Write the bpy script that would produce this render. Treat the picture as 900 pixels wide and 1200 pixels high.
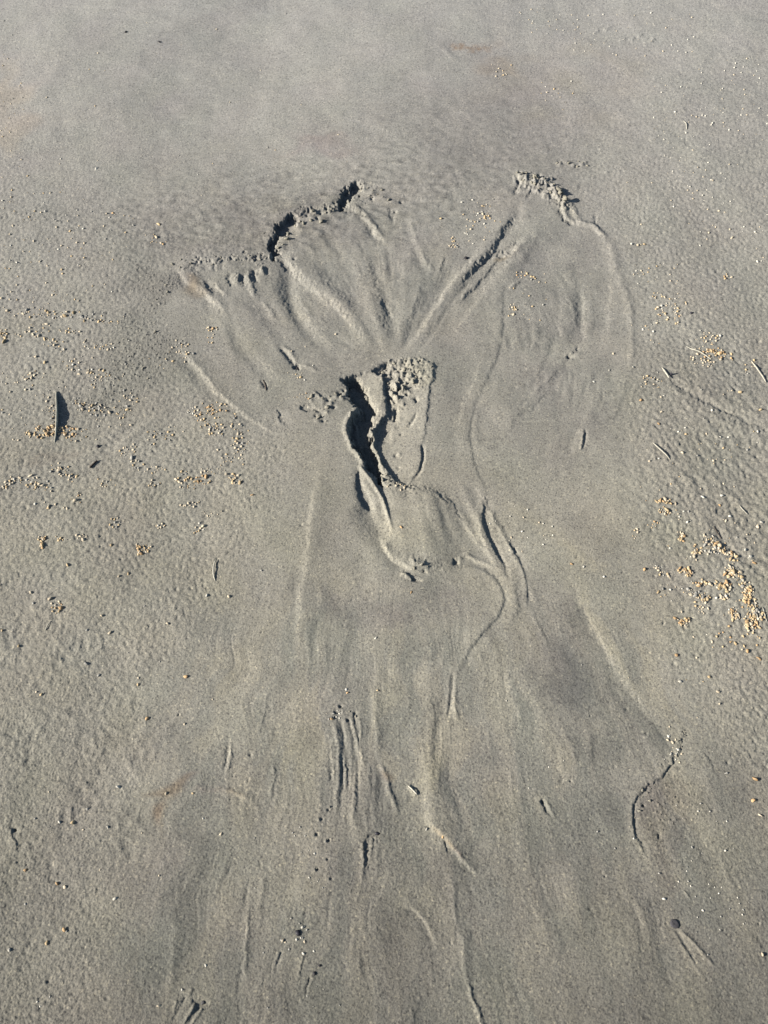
import bpy, math, random
import numpy as np
from mathutils import Vector

for o in list(bpy.data.objects):
    bpy.data.objects.remove(o)
S = bpy.context.scene
C = S.collection
R = math.radians

# ---------------------------------------------------------------- camera
CAM_H, CAM_D, VFOV = 1.5, 58.0, 58.0           # height, degrees below the horizon, vertical field
cd = bpy.data.cameras.new('camera'); cam = bpy.data.objects.new('camera', cd); C.objects.link(cam)
cam.location = (0, 0, CAM_H); cam.rotation_euler = (R(90 - CAM_D), 0, 0)
cd.sensor_fit = 'VERTICAL'; cd.sensor_height = 24.0
cd.lens = 12.0 / math.tan(R(VFOV / 2)); cd.clip_start = 0.02; cd.clip_end = 2000
S.camera = cam

# ---------------------------------------------------------------- light
SUN_EL = 24.5
SUN_TO = Vector((-math.cos(R(13)), -math.sin(R(13)), 0))       # where the sun stands, seen from above
w = bpy.data.worlds.new('World'); S.world = w; w.use_nodes = True
nt = w.node_tree; nt.nodes.clear()
sky = nt.nodes.new('ShaderNodeTexSky'); sky.sky_type = 'NISHITA'; sky.sun_disc = False
sky.sun_elevation = R(SUN_EL); sky.sun_rotation = math.atan2(SUN_TO.x, SUN_TO.y)
sky.ozone_density = 1.5
bg = nt.nodes.new('ShaderNodeBackground'); bg.inputs[1].default_value = 0.05
wo = nt.nodes.new('ShaderNodeOutputWorld')
nt.links.new(sky.outputs[0], bg.inputs[0]); nt.links.new(bg.outputs[0], wo.inputs[0])
sl = bpy.data.lights.new('sun', 'SUN'); sl.energy = 5.0; sl.angle = R(0.5); sl.color = (1.0, 0.955, 0.88)
so = bpy.data.objects.new('sun', sl); C.objects.link(so)
d = Vector((SUN_TO.x * math.cos(R(SUN_EL)), SUN_TO.y * math.cos(R(SUN_EL)), math.sin(R(SUN_EL))))
so.rotation_euler = d.to_track_quat('Z', 'Y').to_euler(); so.location = (-3, -1, 3)
S.view_settings.view_transform = 'Standard'; S.view_settings.look = 'None'
S.view_settings.exposure = 0.88; S.view_settings.gamma = 1
S.cycles.max_bounces = 3; S.cycles.diffuse_bounces = 0

# ---------------------------------------------------------------- plan of the beach
# The sand is surveyed on a 900 x 1200 plan; xy_of() gives the place on the ground in metres.
FPX = 600 / math.tan(R(VFOV / 2)); SD, CD = math.sin(R(CAM_D)), math.cos(R(CAM_D))
def xy_of(u, v):
    a = (np.asarray(u, float) - 450) / FPX; b = (600 - np.asarray(v, float)) / FPX
    t = CAM_H / (SD - b * CD)
    return a * t, (CD + b * SD) * t
def mpp(v):                                      # metres on the ground per unit of the plan
    return CAM_H / (SD - (600 - v) / FPX * CD) / FPX

STEP = 0.9
UU = np.arange(-130, 1030 + STEP, STEP); VV = np.arange(-110, 1310 + STEP, STEP)
U, V = np.meshgrid(UU, VV)
X, Y = xy_of(U, V)
NV, NU = U.shape
MM = (mpp(V) * 1000)                             # mm per unit
rng = np.random.default_rng(7)

# ---------------------------------------------------------------- noise
def noise_tile(n, wl, bw, seed, cell, ax=1.0, ay=1.0):
    """periodic band-passed noise, unit variance: wl = wavelength in m, cell = m per sample"""
    r = np.random.default_rng(seed).standard_normal((n, n))
    f = np.fft.rfft2(r)
    ky = np.fft.fftfreq(n, cell)[:, None] * ay; kx = np.fft.rfftfreq(n, cell)[None, :] * ax
    k = np.sqrt(kx * kx + ky * ky) + 1e-9
    f *= np.exp(-(np.log(k * wl) / bw) ** 2) / np.sqrt(k)
    z = np.fft.irfft2(f, s=(n, n)); z -= z.mean()
    return z / z.std()
def samp(z, x, y, cell):
    n = z.shape[0]
    fx = x / cell; fy = y / cell
    ix = np.floor(fx).astype(int); iy = np.floor(fy).astype(int); tx = fx - ix; ty = fy - iy
    a = z[iy % n, ix % n]; b = z[iy % n, (ix + 1) % n]; c = z[(iy + 1) % n, ix % n]; e = z[(iy + 1) % n, (ix + 1) % n]
    return (a * (1 - tx) + b * tx) * (1 - ty) + (c * (1 - tx) + e * tx) * ty
def nz(wl, seed, bw=0.45, ax=1.0, ay=1.0, x=None, y=None, n=1024):
    cell = wl / 8
    return samp(noise_tile(n, wl, bw, seed, cell, ax, ay), X if x is None else x, Y if y is None else y, cell)

warpU = nz(0.035, 11) * 1.1 + nz(0.012, 12) * 0.8 + nz(0.006, 15) * .55
warpV = nz(0.035, 13) * 0.9 + nz(0.012, 14) * 0.6 + nz(0.006, 16) * .45

H = np.zeros_like(U)                             # height in mm
T = np.zeros((NV, NU, 3)) + 1.0                  # the sand's colour, relative, with some light and shade painted in

GAIN = 1.0
# ---------------------------------------------------------------- drawing tools
def spline(p, n=5):
    p = np.array(p, float)
    if len(p) < 3: return p
    q = np.vstack([2 * p[0] - p[1], p, 2 * p[-1] - p[-2]]); out = []
    for i in range(1, len(q) - 2):
        for t in np.linspace(0, 1, n, endpoint=False):
            a, b, c, e = q[i - 1], q[i], q[i + 1], q[i + 2]
            out.append(0.5 * ((2 * b) + (c - a) * t + (2 * a - 5 * b + 4 * c - e) * t ** 2 + (3 * b - a - 3 * c + e) * t ** 3))
    out.append(p[-1]); return np.array(out)
def window(pts, m):
    a = np.array(pts, float)
    i0 = np.clip(int((a[:, 1].min() - m - VV[0]) / STEP), 0, NV - 1); i1 = np.clip(int((a[:, 1].max() + m - VV[0]) / STEP) + 2, 1, NV)
    j0 = np.clip(int((a[:, 0].min() - m - UU[0]) / STEP), 0, NU - 1); j1 = np.clip(int((a[:, 0].max() + m - UU[0]) / STEP) + 2, 1, NU)
    return slice(i0, i1), slice(j0, j1)
def dist(pts, m, rag):
    """distance, side (+ = right of a line drawn downwards) and place along the line"""
    sp = spline(pts); w_ = window(sp, m)
    u = U[w_] + warpU[w_] * rag; v = V[w_] + warpV[w_] * rag
    best = np.full(u.shape, 1e9); side = np.zeros(u.shape); arc = np.zeros(u.shape)
    L = np.r_[0, np.cumsum(np.hypot(*np.diff(sp, axis=0).T))]
    for k in range(len(sp) - 1):
        dx, dy = sp[k + 1] - sp[k]; l2 = dx * dx + dy * dy + 1e-9
        t = np.clip(((u - sp[k, 0]) * dx + (v - sp[k, 1]) * dy) / l2, 0, 1)
        pu = u - sp[k, 0] - t * dx; pv = v - sp[k, 1] - t * dy
        d_ = pu * pu + pv * pv; mk = d_ < best
        best = np.where(mk, d_, best)
        side = np.where(mk, dy * (u - sp[k, 0]) - dx * (v - sp[k, 1]), side)
        arc = np.where(mk, (L[k] + t * np.sqrt(l2)) / L[-1], arc)
    return w_, np.sqrt(best), np.sign(side), arc
def taper(a, t0, t1):
    r = np.ones_like(a)
    if t0 > 0: r *= np.clip(a / t0, 0, 1) ** 0.8
    if t1 > 0: r *= np.clip((1 - a) / t1, 0, 1) ** 0.8
    return r
def step(pts, h, w=1.5, Ll=8, Lr=8, t0=.2, t1=.25, rag=.8):
    """a break of slope: + lifts the right side, - drops it; dies away over Ll and Lr"""
    w_, d_, s, a = dist(pts, 3.2 * max(Ll, Lr), rag)
    H[w_] += GAIN * h * 0.5 * s * np.tanh(d_ / w) * np.exp(-(d_ / np.where(s > 0, Lr, Ll)) ** 1.5) * taper(a, t0, t1) 
def ridge(pts, h, wl=2, wr=None, t0=.25, t1=.3, rag=.5):
    wr = wr or wl
    w_, d_, s, a = dist(pts, 3 * max(wl, wr), rag)
    H[w_] += GAIN * h * np.exp(-(d_ / np.where(s > 0, wr, wl)) ** 2 * .7) * taper(a, t0, t1)
def polymask(pts, soft=1.5, rag=.6, m=None, smooth=True):
    p = np.array(list(pts) + [pts[0]], float)
    if smooth: p = spline(p, 4)
    m = m or soft * 4 + 3
    w_ = window(p, m)
    u = U[w_] + warpU[w_] * rag; v = V[w_] + warpV[w_] * rag
    ins = np.zeros(u.shape, bool); best = np.full(u.shape, 1e9)
    for k in range(len(p) - 1):
        x0, y0 = p[k]; x1, y1 = p[k + 1]
        c = ((y0 > v) != (y1 > v))
        if y1 != y0: ins ^= c & (u < (x1 - x0) * (v - y0) / (y1 - y0) + x0)
        dx, dy = x1 - x0, y1 - y0; l2 = dx * dx + dy * dy + 1e-9
        t = np.clip(((u - x0) * dx + (v - y0) * dy) / l2, 0, 1)
        best = np.minimum(best, (u - x0 - t * dx) ** 2 + (v - y0 - t * dy) ** 2)
    sd = np.sqrt(best) * np.where(ins, 1, -1)
    return w_, np.clip(0.5 + 0.5 * np.tanh(sd / soft), 0, 1), sd
def full(w_, m):
    z = np.zeros_like(U); z[w_] = m; return z
def pit(pts, h, soft=1.5, rag=.8):
    w_, m, sd = polymask(pts, soft, rag); H[w_] += h * m
def blob(u, v, h, ru, rv=None, rot=0, p=1.0):
    rv = rv or ru; m = 3 * max(ru, rv); w_ = window([(u, v)], m)
    a = R(rot); du = U[w_] - u; dv = V[w_] - v
    x_ = du * math.cos(a) + dv * math.sin(a); y_ = -du * math.sin(a) + dv * math.cos(a)
    g = np.exp(-((x_ / ru) ** 2 + (y_ / rv) ** 2) ** p); H[w_] += h * g
def tint(mask, rgb):
    global T
    T *= 1 + mask[..., None] * (np.array(rgb) - 1)
def tblob(u, v, ru, rv, rgb, rot=0, rag=1.0):
    a = R(rot); du = U + tw1 * rag * 8 - u; dv = V + tw2 * rag * 8 - v
    x_ = du * math.cos(a) + dv * math.sin(a); y_ = -du * math.sin(a) + dv * math.cos(a)
    tint(np.exp(-((x_ / ru) ** 2 + (y_ / rv) ** 2) ** 1.3), rgb)
def tline(pts, w, rgb, rag=1.0):
    w_, d_, s, a = dist(pts, 3 * w, rag)
    m = np.exp(-(d_ / w) ** 2) * taper(a, .2, .2) * (0.7 + 0.3 * tw3[w_])
    tint(full(w_, m), rgb)
tw1 = nz(0.12, 31); tw2 = nz(0.12, 32); tw3 = np.clip(nz(0.02, 33) * .6, -1, 1)

# ---------------------------------------------------------------- zones
FAN_TOP = [(205,322),(225,310),(270,303),(318,300),(326,275),(350,250),(392,244),(402,226),(425,216),(470,236),(530,250),(580,238),
           (610,212),(655,228),(690,258),(722,300),(742,360),(742,420),(728,480),(740,560),(760,640),(790,720),(800,800),(900,960),(1040,1160),
           (1040,1330),(60,1330),(120,1180),(150,1040),(165,930),(185,830),(235,740),(290,660),(330,580),(345,515),(300,498),(255,462),(205,408),(190,370)]
w_, m, _ = polymask(FAN_TOP, 26, 4, m=90); FAN = full(w_, m)
ROUGHL = np.clip(1 - FAN * 1.25, 0, 1)
def zone(u, v, ru, rv, rot=0):
    a = R(rot); du = U + tw1 * 10 - u; dv = V + tw2 * 8 - v
    x_ = du * math.cos(a) + dv * math.sin(a); y_ = -du * math.sin(a) + dv * math.cos(a)
    return np.exp(-((x_ / ru) ** 2 + (y_ / rv) ** 2) ** 1.5)

# broad swell of the beach and gentle hollowing of the washed-out fan
H += nz(0.9, 1) * 2.6 + nz(0.3, 2) * 0.9 + nz(0.1, 3) * 0.28
H += -4.0 * zone(470, 330, 190, 110) - 3 * zone(640, 420, 110, 150)

# rain-dimpled crust outside the fan
dim = nz(0.0125, 21, .3); dim = dim - 0.25 * dim * dim
dim2 = nz(0.021, 22, .3)
lumpy = nz(0.034, 23, .33, ax=1.0, ay=1.15); lumpy = -np.abs(lumpy) 
topsm = np.clip((V - 60) / 220, 0, 1)             # the far sand lies smooth
zl = ROUGHL; zlump0 = zone(70, 900, 140, 220, -8)
ztop = zone(330, 120, 330, 150)
zl = zl * (1 - 0.9 * ztop) * (0.32 + 0.68 * topsm)
H += zl * (1 - .45 * zlump0) * (dim * 0.25 + dim2 * 0.16) * (.95 + .12 * tw1)
zlump = zone(70, 880, 120, 200, -8)
H += zlump * np.clip(.8 + .5 * tw2, .1, 1.6) * (lumpy * 0.50 + dim2 * 0.10 + .28 * nz(0.05, 91, .4))
zr = zone(850, 560, 120, 190, 0) + zone(860, 120, 140, 150) * .25
rip = nz(0.030, 24, .35, ax=0.75, ay=1.35, x=X * .8 + Y * .6, y=-X * .6 + Y * .8)
H += np.clip(zr, 0, 1) * (rip * 0.34 + dim * 0.08)
# everywhere: grainy unevenness
fine = nz(0.006, 25, .5); fine2 = nz(0.0035, 26, .4)
nr_ = np.clip((V - 500) / 500, 0, 1)
H += fine * (0.062 + 0.07 * ROUGHL + .03 * nr_) + fine2 * (0.045 + .02 * nr_) + nr_ * .10 * nz(0.010, 30, .4, ax=1.3, ay=.8)
H += 0.10 * nz(0.05, 27, .5) 
# grit fields: sharp little crumbs standing out of the surface
gr = nz(0.0085, 28, .35); grs = np.clip(gr - 1.15, 0, 2)
gr2 = nz(0.0052, 29, .35); grs2 = np.clip(gr2 - 1.3, 0, 2)
GRIT = (zone(160, 415, 42, 62, 25) * 1.0 + zone(190, 340, 34, 22) * 1.0 + zone(100, 455, 40, 30) * .5 + zone(310, 320, 60, 12) * .3
        + zone(150, 450, 130, 110) * .22 + zone(640, 290, 60, 40) * .35 + zone(300, 1000, 90, 60) * .10 + zone(840, 980, 90, 80) * .2
        + zone(380, 465, 26, 22) * .35 + zone(690, 660, 60, 26, 35) * .25 + zone(610, 350, 30, 60) * .2 + zone(440, 228, 30, 8) * .6 + zone(780,945,28,55,0)*.5)
H += GRIT * (grs * 1.1 + grs2 * 1.5) + 0.05 * grs2
H += np.clip(FAN - .3, 0, 1) * 0.10 * grs2

# flow lines: streaks that run with the water
def flow(cu, cv, seed, kt, kr, amp, mask, stretch=1.0):
    th = np.arctan2((U - cu), (V - cv) * stretch); r = np.hypot(U - cu, V - cv)
    x_ = (th + .005 * tw1 + .0012 * tw3) * kt; y_ = np.log(r + 60) * kr
    z = samp(noise_tile(1024, 1, .7, seed, .125), x_, y_, .125)
    return z * amp * mask
mb = np.clip((V - 640) / 120, 0, 1) * FAN
patchy = np.clip(.55 + .6 * nz(0.16, 71) , 0, 2)
H[:] += (flow(470, 120, 41, 38, 4.0, .13, mb) + flow(470, 120, 42, 110, 9, .085, mb) + flow(470, 120, 49, 16, 4.0, .15, mb)) * patchy
mt = zone(440, 340, 150, 100); rr_ = np.clip((np.hypot(U - 470, V - 470) - 70) / 90, 0, 1)
H[:] += (flow(470, 470, 43, 9, 2.6, .42, mt * rr_) + flow(470, 470, 44, 26, 7, .10, mt * rr_)) * patchy
mr_ = zone(640, 400, 80, 150)
x_ = np.hypot(U - 480, (V - 420) * .9)
H += samp(noise_tile(1024, 1, .6, 45, .125), x_ / 14, np.arctan2(U - 480, V - 420) * 4, .125) * .20 * mr_ * patchy
mm_ = zone(530, 590, 60, 70)
H[:] += flow(455, 400, 46, 12, 2.6, .42, mm_ * np.clip((V - 560) / 40, 0, 1))
# faint level streaks on the far sand just above the scarp
ms = zone(330, 250, 260, 55, -4) + zone(560, 170, 160, 60) * .5 + .35 * zone(830, 260, 120, 60)
H += np.clip(ms, 0, 1) * (nz(0.016, 47, .5, ax=.8, ay=1.6, x=X*.35, y=Y + .002 * tw1) * .42)
H += .16 * np.clip(zone(840, 150, 160, 170), 0, 1) * nz(0.022, 92, .5, x=X * .45, y=Y)
H += .08 * zone(300, 100, 400, 160) * nz(0.05, 48, .6, ax=.9, ay=1.4, x=X * .4)

# ---------------------------------------------------------------- the big forms of the head of the fan
# undercut holes in the scarp
pit([(317,299),(316,283),(323,279),(324,268),(331,259),(341,253),(348,256),(347,264),(339,272),(328,278),(324,284),(323,291),(327,298),(322,302)], -12, 1.0, 1.3)
pit([(396,243),(398,234),(402,225),(411,218),(421,216),(424,221),(418,228),(408,234),(405,241),(401,246)], -13, 1.0, 1.2)
pit([(327,303),(333,303),(341,310),(340,317),(333,312)], -4, 1.5, .8)
step([(205,326),(228,308),(262,305),(300,303),(318,299),(318,280),(330,260),(345,250),(372,244),(398,240),(408,220),(424,214),(450,222)], 4.2, 1.8, 26, 16, .12, .2, 2.4)
step([(450,222),(480,232),(520,238)], 1.2, 2, 10, 14, .1, .3, 1.6)
for (a, b, h, r) in [(334,281,3,6),(352,270,4,7),(346,262,3,4),(366,256,2.5,6),(330,290,2.5,5),(436,227,3,5),(448,232,3,6),(426,222,3,4),(415,236,2,5),(388,246,2,5),(460,236,2,5)]:
    blob(a, b, h, r, r * .7)
ridge([(404,236),(412,240),(422,246),(431,256),(440,267),(446,275),(454,284)], 2.4, 2.0, 2.4, .1, .35)
step([(404,238),(414,243),(424,250),(434,262),(443,274),(453,286)], 4.6, 1.9, 7, 7, .1, .35)
ridge([(430,262),(437,273),(444,286)], -2.0, 3, 2)
for (a, b) in [(362,247),(367,244),(372,256),(383,245),(376,250),(360,252),(350,250),(392,238),(436,232),(463,247),(470,236),(345,303),(300,304),(307,299)]:
    blob(a, b, -4.5, 2.0, 1.6)
# scallops and ridges of the left lobe
GAIN = 1.35
step([(206,317),(215,325),(225,335),(236,343),(250,356),(266,374)], 6.0, 3.6, 11, 11, .15, .4)
ridge([(250,356),(262,385),(272,410),(278,438)], .8, 5, 4, .2, .5)
ridge([(240,330),(248,340),(256,348)], -2.6, 3, 3); step([(250,332),(258,342),(265,350)], 3.2, 1.8, 5, 5)
ridge([(262,350),(270,370),(280,400)], -.7, 4, 4)
for (p, h) in [([(270,320),(268,330),(276,338)],-1.8),([(286,322),(284,330),(288,335)],-3.0),([(279,322),(278,332)],2.2),([(296,314),(299,326),(303,332)],-3.0),([(291,316),(293,330),(298,346),(305,352)],1.8),
               ([(306,313),(308,322)],2.6),([(312,312),(315,322)],-1.6),([(240,310),(243,318)],-1.2),([(250,308),(253,318)],-1.3),([(308,352),(320,370),(326,376)],1.1),([(260,308),(262,317)],-1.2),([(228,313),(230,320)],-1.2)]:
    ridge(p, h, 2.4, 2.2, .2, .3, .7)
ridge([(330,303),(340,313),(352,326),(364,338),(378,350),(394,360),(408,373),(420,390),(434,408),(442,420)], 1.0, 9, 11, .1, .3)
step([(328,300),(340,313),(352,326),(364,338),(378,350),(394,360),(408,373),(420,390),(434,408)], 5.2, 5.5, 16, 20, .1, .3)
ridge([(336,318),(338,335),(342,352),(352,372),(368,392),(386,408)], -2.0, 7, 7, .2, .4)
ridge([(362,262),(374,276),(388,292),(398,306)], .9, 4, 3); ridge([(350,285),(365,292),(372,302)], .9, 3, 3)
ridge([(378,262),(392,282),(404,300)], -.7, 5, 3)
ridge([(457,240),(460,256),(462,262)], -1.6, 2, 2); ridge([(478,250),(484,270),(492,292),(500,306),(510,318)], 1.5, 3, 2)
ridge([(486,296),(492,308),(500,318)], -.8, 4, 3); step([(521,298),(519,308),(513,320)], -1.6, 1.4, 4, 4)
ridge([(452,352),(455,362),(458,375)], -.9, 2, 2); ridge([(445,355),(462,354)], -.8, 2, 2)
ridge([(404,360),(420,376),(438,398),(452,418)], -1.3, 7, 5)
ridge([(400,280),(420,330),(440,380),(456,416)], .7, 10, 8); ridge([(440,300),(450,350),(462,400)], -.7, 8, 8)
# smooth edge line at the foot of the left lobe
ridge([(206,408),(216,417),(230,430),(244,447),(258,464),(276,480),(292,491),(312,502),(336,511)], 0.6, 1.6, 3, .12, .35)
step([(206,408),(216,417),(230,430),(244,447),(258,464),(276,480),(292,491),(312,502),(336,511)], 2.0, 1.5, 8, 8, .12, .35)
ridge([(202,414),(216,425),(228,438),(242,456),(258,474)], -1.2, 5, 4)
GAIN = 1.0
ridge([(334,308),(340,322),(339,340),(343,360),(356,386),(378,410),(400,424)], -3.2, 9, 7, .1, .35)
step([(329,297),(344,310),(363,331),(395,357),(418,382),(434,404),(446,417)], 3.6, 5.0, 18, 22, .08, .2)
step([(362,300),(380,325),(404,352),(428,384),(444,408)], -3.2, 6, 16, 14, .2, .2)
step([(404,262),(412,300),(424,340),(440,380),(452,410)], 3.0, 6, 14, 14, .3, .2); step([(430,285),(438,320),(448,360),(458,400)], -3.2, 5, 14, 12, .3, .2)
step([(478,246),(486,272),(496,298),(510,320)], 2.6, 1.8, 7, 7, .15, .3); step([(470,290),(468,330),(466,370),(466,405)], 2.2, 6, 12, 12, .3, .2)
step([(500,320),(492,345),(482,375),(474,402)], -2.6, 4, 10, 8, .3, .2)
step([(246,342),(262,372),(286,402),(310,430),(335,455)], 2.4, 6, 14, 14, .25, .3); step([(286,340),(300,366),(322,396),(350,424)], -2.6, 7, 14, 14, .25, .3)
step([(306,330),(318,352),(338,380),(362,408),(386,430)], 2.4, 6, 12, 12, .25, .3)
step([(270,400),(290,425),(312,448),(330,470)], -1.6, 5, 10, 10, .3, .3)
# twisted scraps to the left of the mound
ridge([(327,408),(333,413),(340,421),(345,428)], -3.5, 2.2, 1.6, .1, .1); pit([(344,429),(351,429),(351,433),(345,434)], -6, 1, .6)
ridge([(331,405),(340,413),(348,422)], 1.4, 2, 2); ridge([(355,427),(364,431),(372,437)], 1.6, 2, 1.8)
ridge([(305,446),(309,450),(312,457)], -2.4, 1.6, 1.5); step([(324,481),(328,488),(332,496),(337,502)], -3, 1.2, 4, 4, .05, .4)
ridge([(366,461),(374,465),(380,471)], 2.2, 2, 1.6, .15, .3); step([(366,459),(374,463),(380,470),(383,478)], -2, 1.2, 4, 4)
pit([(353,475),(362,476),(366,479),(363,483),(354,479)], -4, 1, .8); ridge([(366,479),(374,482),(378,482)], -3, 1.6, 1.4)
for (a, b, h, r) in [(385,470,-4,2.2),(388,474,3,2.4),(391,478,-5,2.2),(383,484,2.5,2.6),(377,488,-4,2),(379,494,-3,2),(370,488,-3,1.6),(398,462,-6,3),(401,468,3,3),(394,466,2.5,3),(403,458,-4,2),(372,494,2,3),(365,470,2,2)]:
    blob(a, b, h, r, r * .8)

# ---------------------------------------------------------------- the mound and the gully beside it
# soft outer rise the whole thing sits on
blob(506, 482, 4.2, 30, 74, -4); blob(478, 500, 2.0, 16, 50)
# gully
GULD = 1
GUL = [(405,443),(413,441),(421,446),(428,455),(433,465),(438,474),(440,484),(437,492),(434,502),(434,514),(438,526),(442,540),(447,556),(448,566),(443,561),(435,550),(427,537),(419,524),(412,512),(410,501),(414,492),(424,482),(417,474),(411,466),(408,456)]
pit(GUL, -26, 1.9, 1.2)
blob(418, 499, 9, 4, 8, -15); blob(424, 521, 8, 3.5, 9, -25); blob(434, 506, 5, 5, 4); blob(424, 462, 7, 5, 5); blob(428, 534, 6, 4, 7, -30); ridge([(409,486),(416,492),(420,500)], 6, 1.6, 2, .1, .3)
pit([(400,444),(410,440),(410,447),(405,452)], -7, 1, .8)
# the pale shelf over the gully, sloping down to it
w_, m, sd = polymask([(412,442),(424,437),(438,437),(447,441),(450,452),(450,470),(447,486),(442,500),(438,482),(431,466),(424,453)], 1.4, .6)
gx = np.clip((U[w_] - 408) / 40, 0, 1); H[w_] += m * (-9.5 + 9.5 * gx)
# standing rib between gully and basin
ridge([(440,495),(436,506),(438,518),(443,532),(451,548),(461,560),(474,567)], 2.2, 2.2, 2.6, .1, .15, .9)
# dark notch right of the shelf
ridge([(452,444),(453,456),(455,470),(455,476)], -3.5, 3.0, 2.8, .1, .3, .7)
pit([(444,438),(437,434),(446,427),(456,424),(450,432)], -8, 1.0, .6)
# the body: leaf-shaped, tilted up to the right
BODY = [(446,432),(458,424),(478,421),(498,422),(507,427),(508,440),(504,458),(501,480),(498,500),(496,520),(495,540),(490,554),(482,563),(474,567),(463,562),(452,548),(444,533),(439,518),(439,506),(446,494),(454,480),(454,462),(451,446)]
w_, m, sd = polymask(BODY, 1.1, .5)
gu = np.clip((U[w_] - 440 - (V[w_] > 500) * 0) / 62, 0, 1)
lower = np.clip((V[w_] - 495) / 25, 0, 1)
prof = (1 - lower) * (-11.5 + 13.4 * gu ** 1.05) + lower * (-8.0 + 10.6 * gu ** 1.25)
edge = np.exp(-np.clip(sd, 0, None) / 3.0)
H[w_] += m * prof
pit([(445,500),(450,500),(457,507),(457,514),(450,516),(444,511)], -3, 2.0, .7)
# crumbly crown
w_, m, sd = polymask([(445,434),(452,426),(462,422),(480,420),(498,421),(508,426),(508,440),(500,450),(496,458),(486,452),(474,450),(472,462),(462,466),(456,452),(449,446)], 1.6, 1.0)
bl = nz(0.024, 51, .6); pm = np.clip(.5 + .6 * nz(0.03, 54, .5), .1, 1.3)
crumb = np.clip(bl, -1.4, 2) * .55 + pm * (np.clip(nz(0.013, 55, .5), -1.2, 1.6) * .55 + nz(0.007, 52, .5) * .22) + .8 + np.where(nz(0.011, 56, .5) > 1.0, .7, 0)
cr_ = np.clip((508 - U[w_]) / 26, .15, 1); H[w_] += m * cr_ * (0.9 + 2.7 * crumb[w_])
w_, m, sd = polymask([(456,452),(474,448),(480,462),(474,478),(462,480),(457,470)], 3, 1.0)
H[w_] += m * (1.6 * crumb[w_])
ridge([(499,424),(507,430),(508,442),(503,452)], 1.2, 4, 2.0, .1, .1)
ridge([(464,476),(465,484),(464,492)], -6.0, 2.6, 2.0, .1, .2); ridge([(486,464),(489,472)], -4.5, 1.6, 1.4)
ridge([(490,484),(484,492),(476,501)], -3.0, 1.5, 1.3); ridge([(450,482),(456,490)], 3, 1.8, 1.8); ridge([(456,482),(460,490)], -2.5, 2, 2)
for (a, b, h, r) in [(464,532,-3.5,2.4),(468,531,2.6,2.2),(467,547,-2.2,1.8),(470,507,-3,1.8),(462,500,2,2.5),(477,461,-4,1.6),(468,490,2,3),(458,515,1,4)]:
    blob(a, b, h, r, r * .8)
ridge([(495,518),(496,532),(494,546),(489,556),(483,562)], -3.4, 1.5, 1.6, .15, .1, .3)
ridge([(503,452),(501,468),(499,485),(496,505)], 1.0, 5, 2.5, .2, .2)
# crumbs at the foot of the rib
w_, m, sd = polymask([(441,550),(449,552),(460,562),(476,568),(490,569),(486,575),(470,575),(456,572),(448,568)], 2.2, 1.2)
H[w_] += m * (1.2 + 1.5 * crumb[w_])
# left rim of the gully
ridge([(424,476),(417,482),(409,490),(405,500),(407,512),(413,524),(421,536),(429,548)], 4.0, 2.4, 1.6, .1, .1, .4)
ridge([(409,492),(414,501),(419,508)], 2.0, 1.5, 1.5); ridge([(428,478),(418,478),(404,492),(400,510)], .9, 8, 3)

# ---------------------------------------------------------------- below the mound
ridge([(420,544),(426,552),(433,561),(441,572),(448,585),(453,600),(457,615),(459,628)], 4.4, 1.5, 2.0, .08, .3, .3)
w_, m, sd = polymask([(419,552),(424,562),(430,575),(437,588),(434,596),(426,590),(419,576)], 2.6, .4)
H[w_] += -6.5 * m
ridge([(440,562),(450,578),(458,598)], -2.4, 4, 5, .2, .4)
ridge([(426,585),(434,604),(443,622),(450,638)], -6.0, 12, 7, .25, .3, .4)
step([(444,626),(450,640),(457,650),(468,658),(478,664)], 7.0, 2.4, 11, 12, .3, .15, .4)
ridge([(451,634),(453,645),(460,654),(472,661),(484,668)], 2.2, 1.3, 1.8, .25, .1, .5)
blob(488, 664, 7.0, 10, 6); blob(499, 664, 2.5, 5, 3); blob(484, 660, 2.0, 3, 5)
for (a, b, e, f) in [(490,655,488,662),(500,655,496,662),(508,664,498,666),(504,671,497,668),(482,652,484,660)]:
    ridge([(a, b), (e, f)], .8, 1.2, 1.2, 0, 0)
blob(497, 669, -3.5, 1.6, 1.6); blob(486, 679, -4.5, 6, 2, 10); ridge([(470,672),(477,675),(483,679)], 4.5, 1.5, 1.8, .1, .1)
# the smooth apron between gully and fan
w_, m, sd = polymask([(446,572),(478,578),(505,574),(530,600),(546,632),(548,654),(512,666),(486,660),(468,648),(458,622)], 6, 1.0); ap_ = np.clip((U[w_] - 452 - (V[w_] - 600) * .25) / 44, 0, 1); H[w_] += 7.5 * m * (.35 + .65 * ap_ ** .8) * (1 - np.clip((U[w_] - 500) / 42, 0, 1) ** 1.3)
ridge([(444,590),(450,610),(458,630)], -1.6, 5, 4); step([(500,580),(506,606),(520,634),(536,652)], 1.4, 5, 14, 12, .3, .3); step([(548,590),(556,612),(566,636),(578,656)], 1.8, 3, 8, 8, .2, .3); step([(556,566),(562,578),(568,590)], 1.4, 2, 6, 6)
step([(436,600),(444,622),(452,640),(462,654)], -2.2, 6, 14, 8, .3, .2); step([(600,664),(606,690),(606,716),(596,745)], -1.6, 3, 10, 10, .2, .4)
step([(536,660),(524,664),(512,667),(500,667)], 1.4, 1.2, 5, 5, .15, .2, .3)
ridge([(536,656),(545,651),(556,655),(568,660),(580,665)], 1.6, 1.2, 2.0, .1, .25, .4); step([(541,651),(556,655),(568,660),(580,665)], 2.0, 1.2, 6, 6, .1, .25, .4)
pit([(533,655),(538,656),(537,661),(532,660)], -4, 1, .5)
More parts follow.
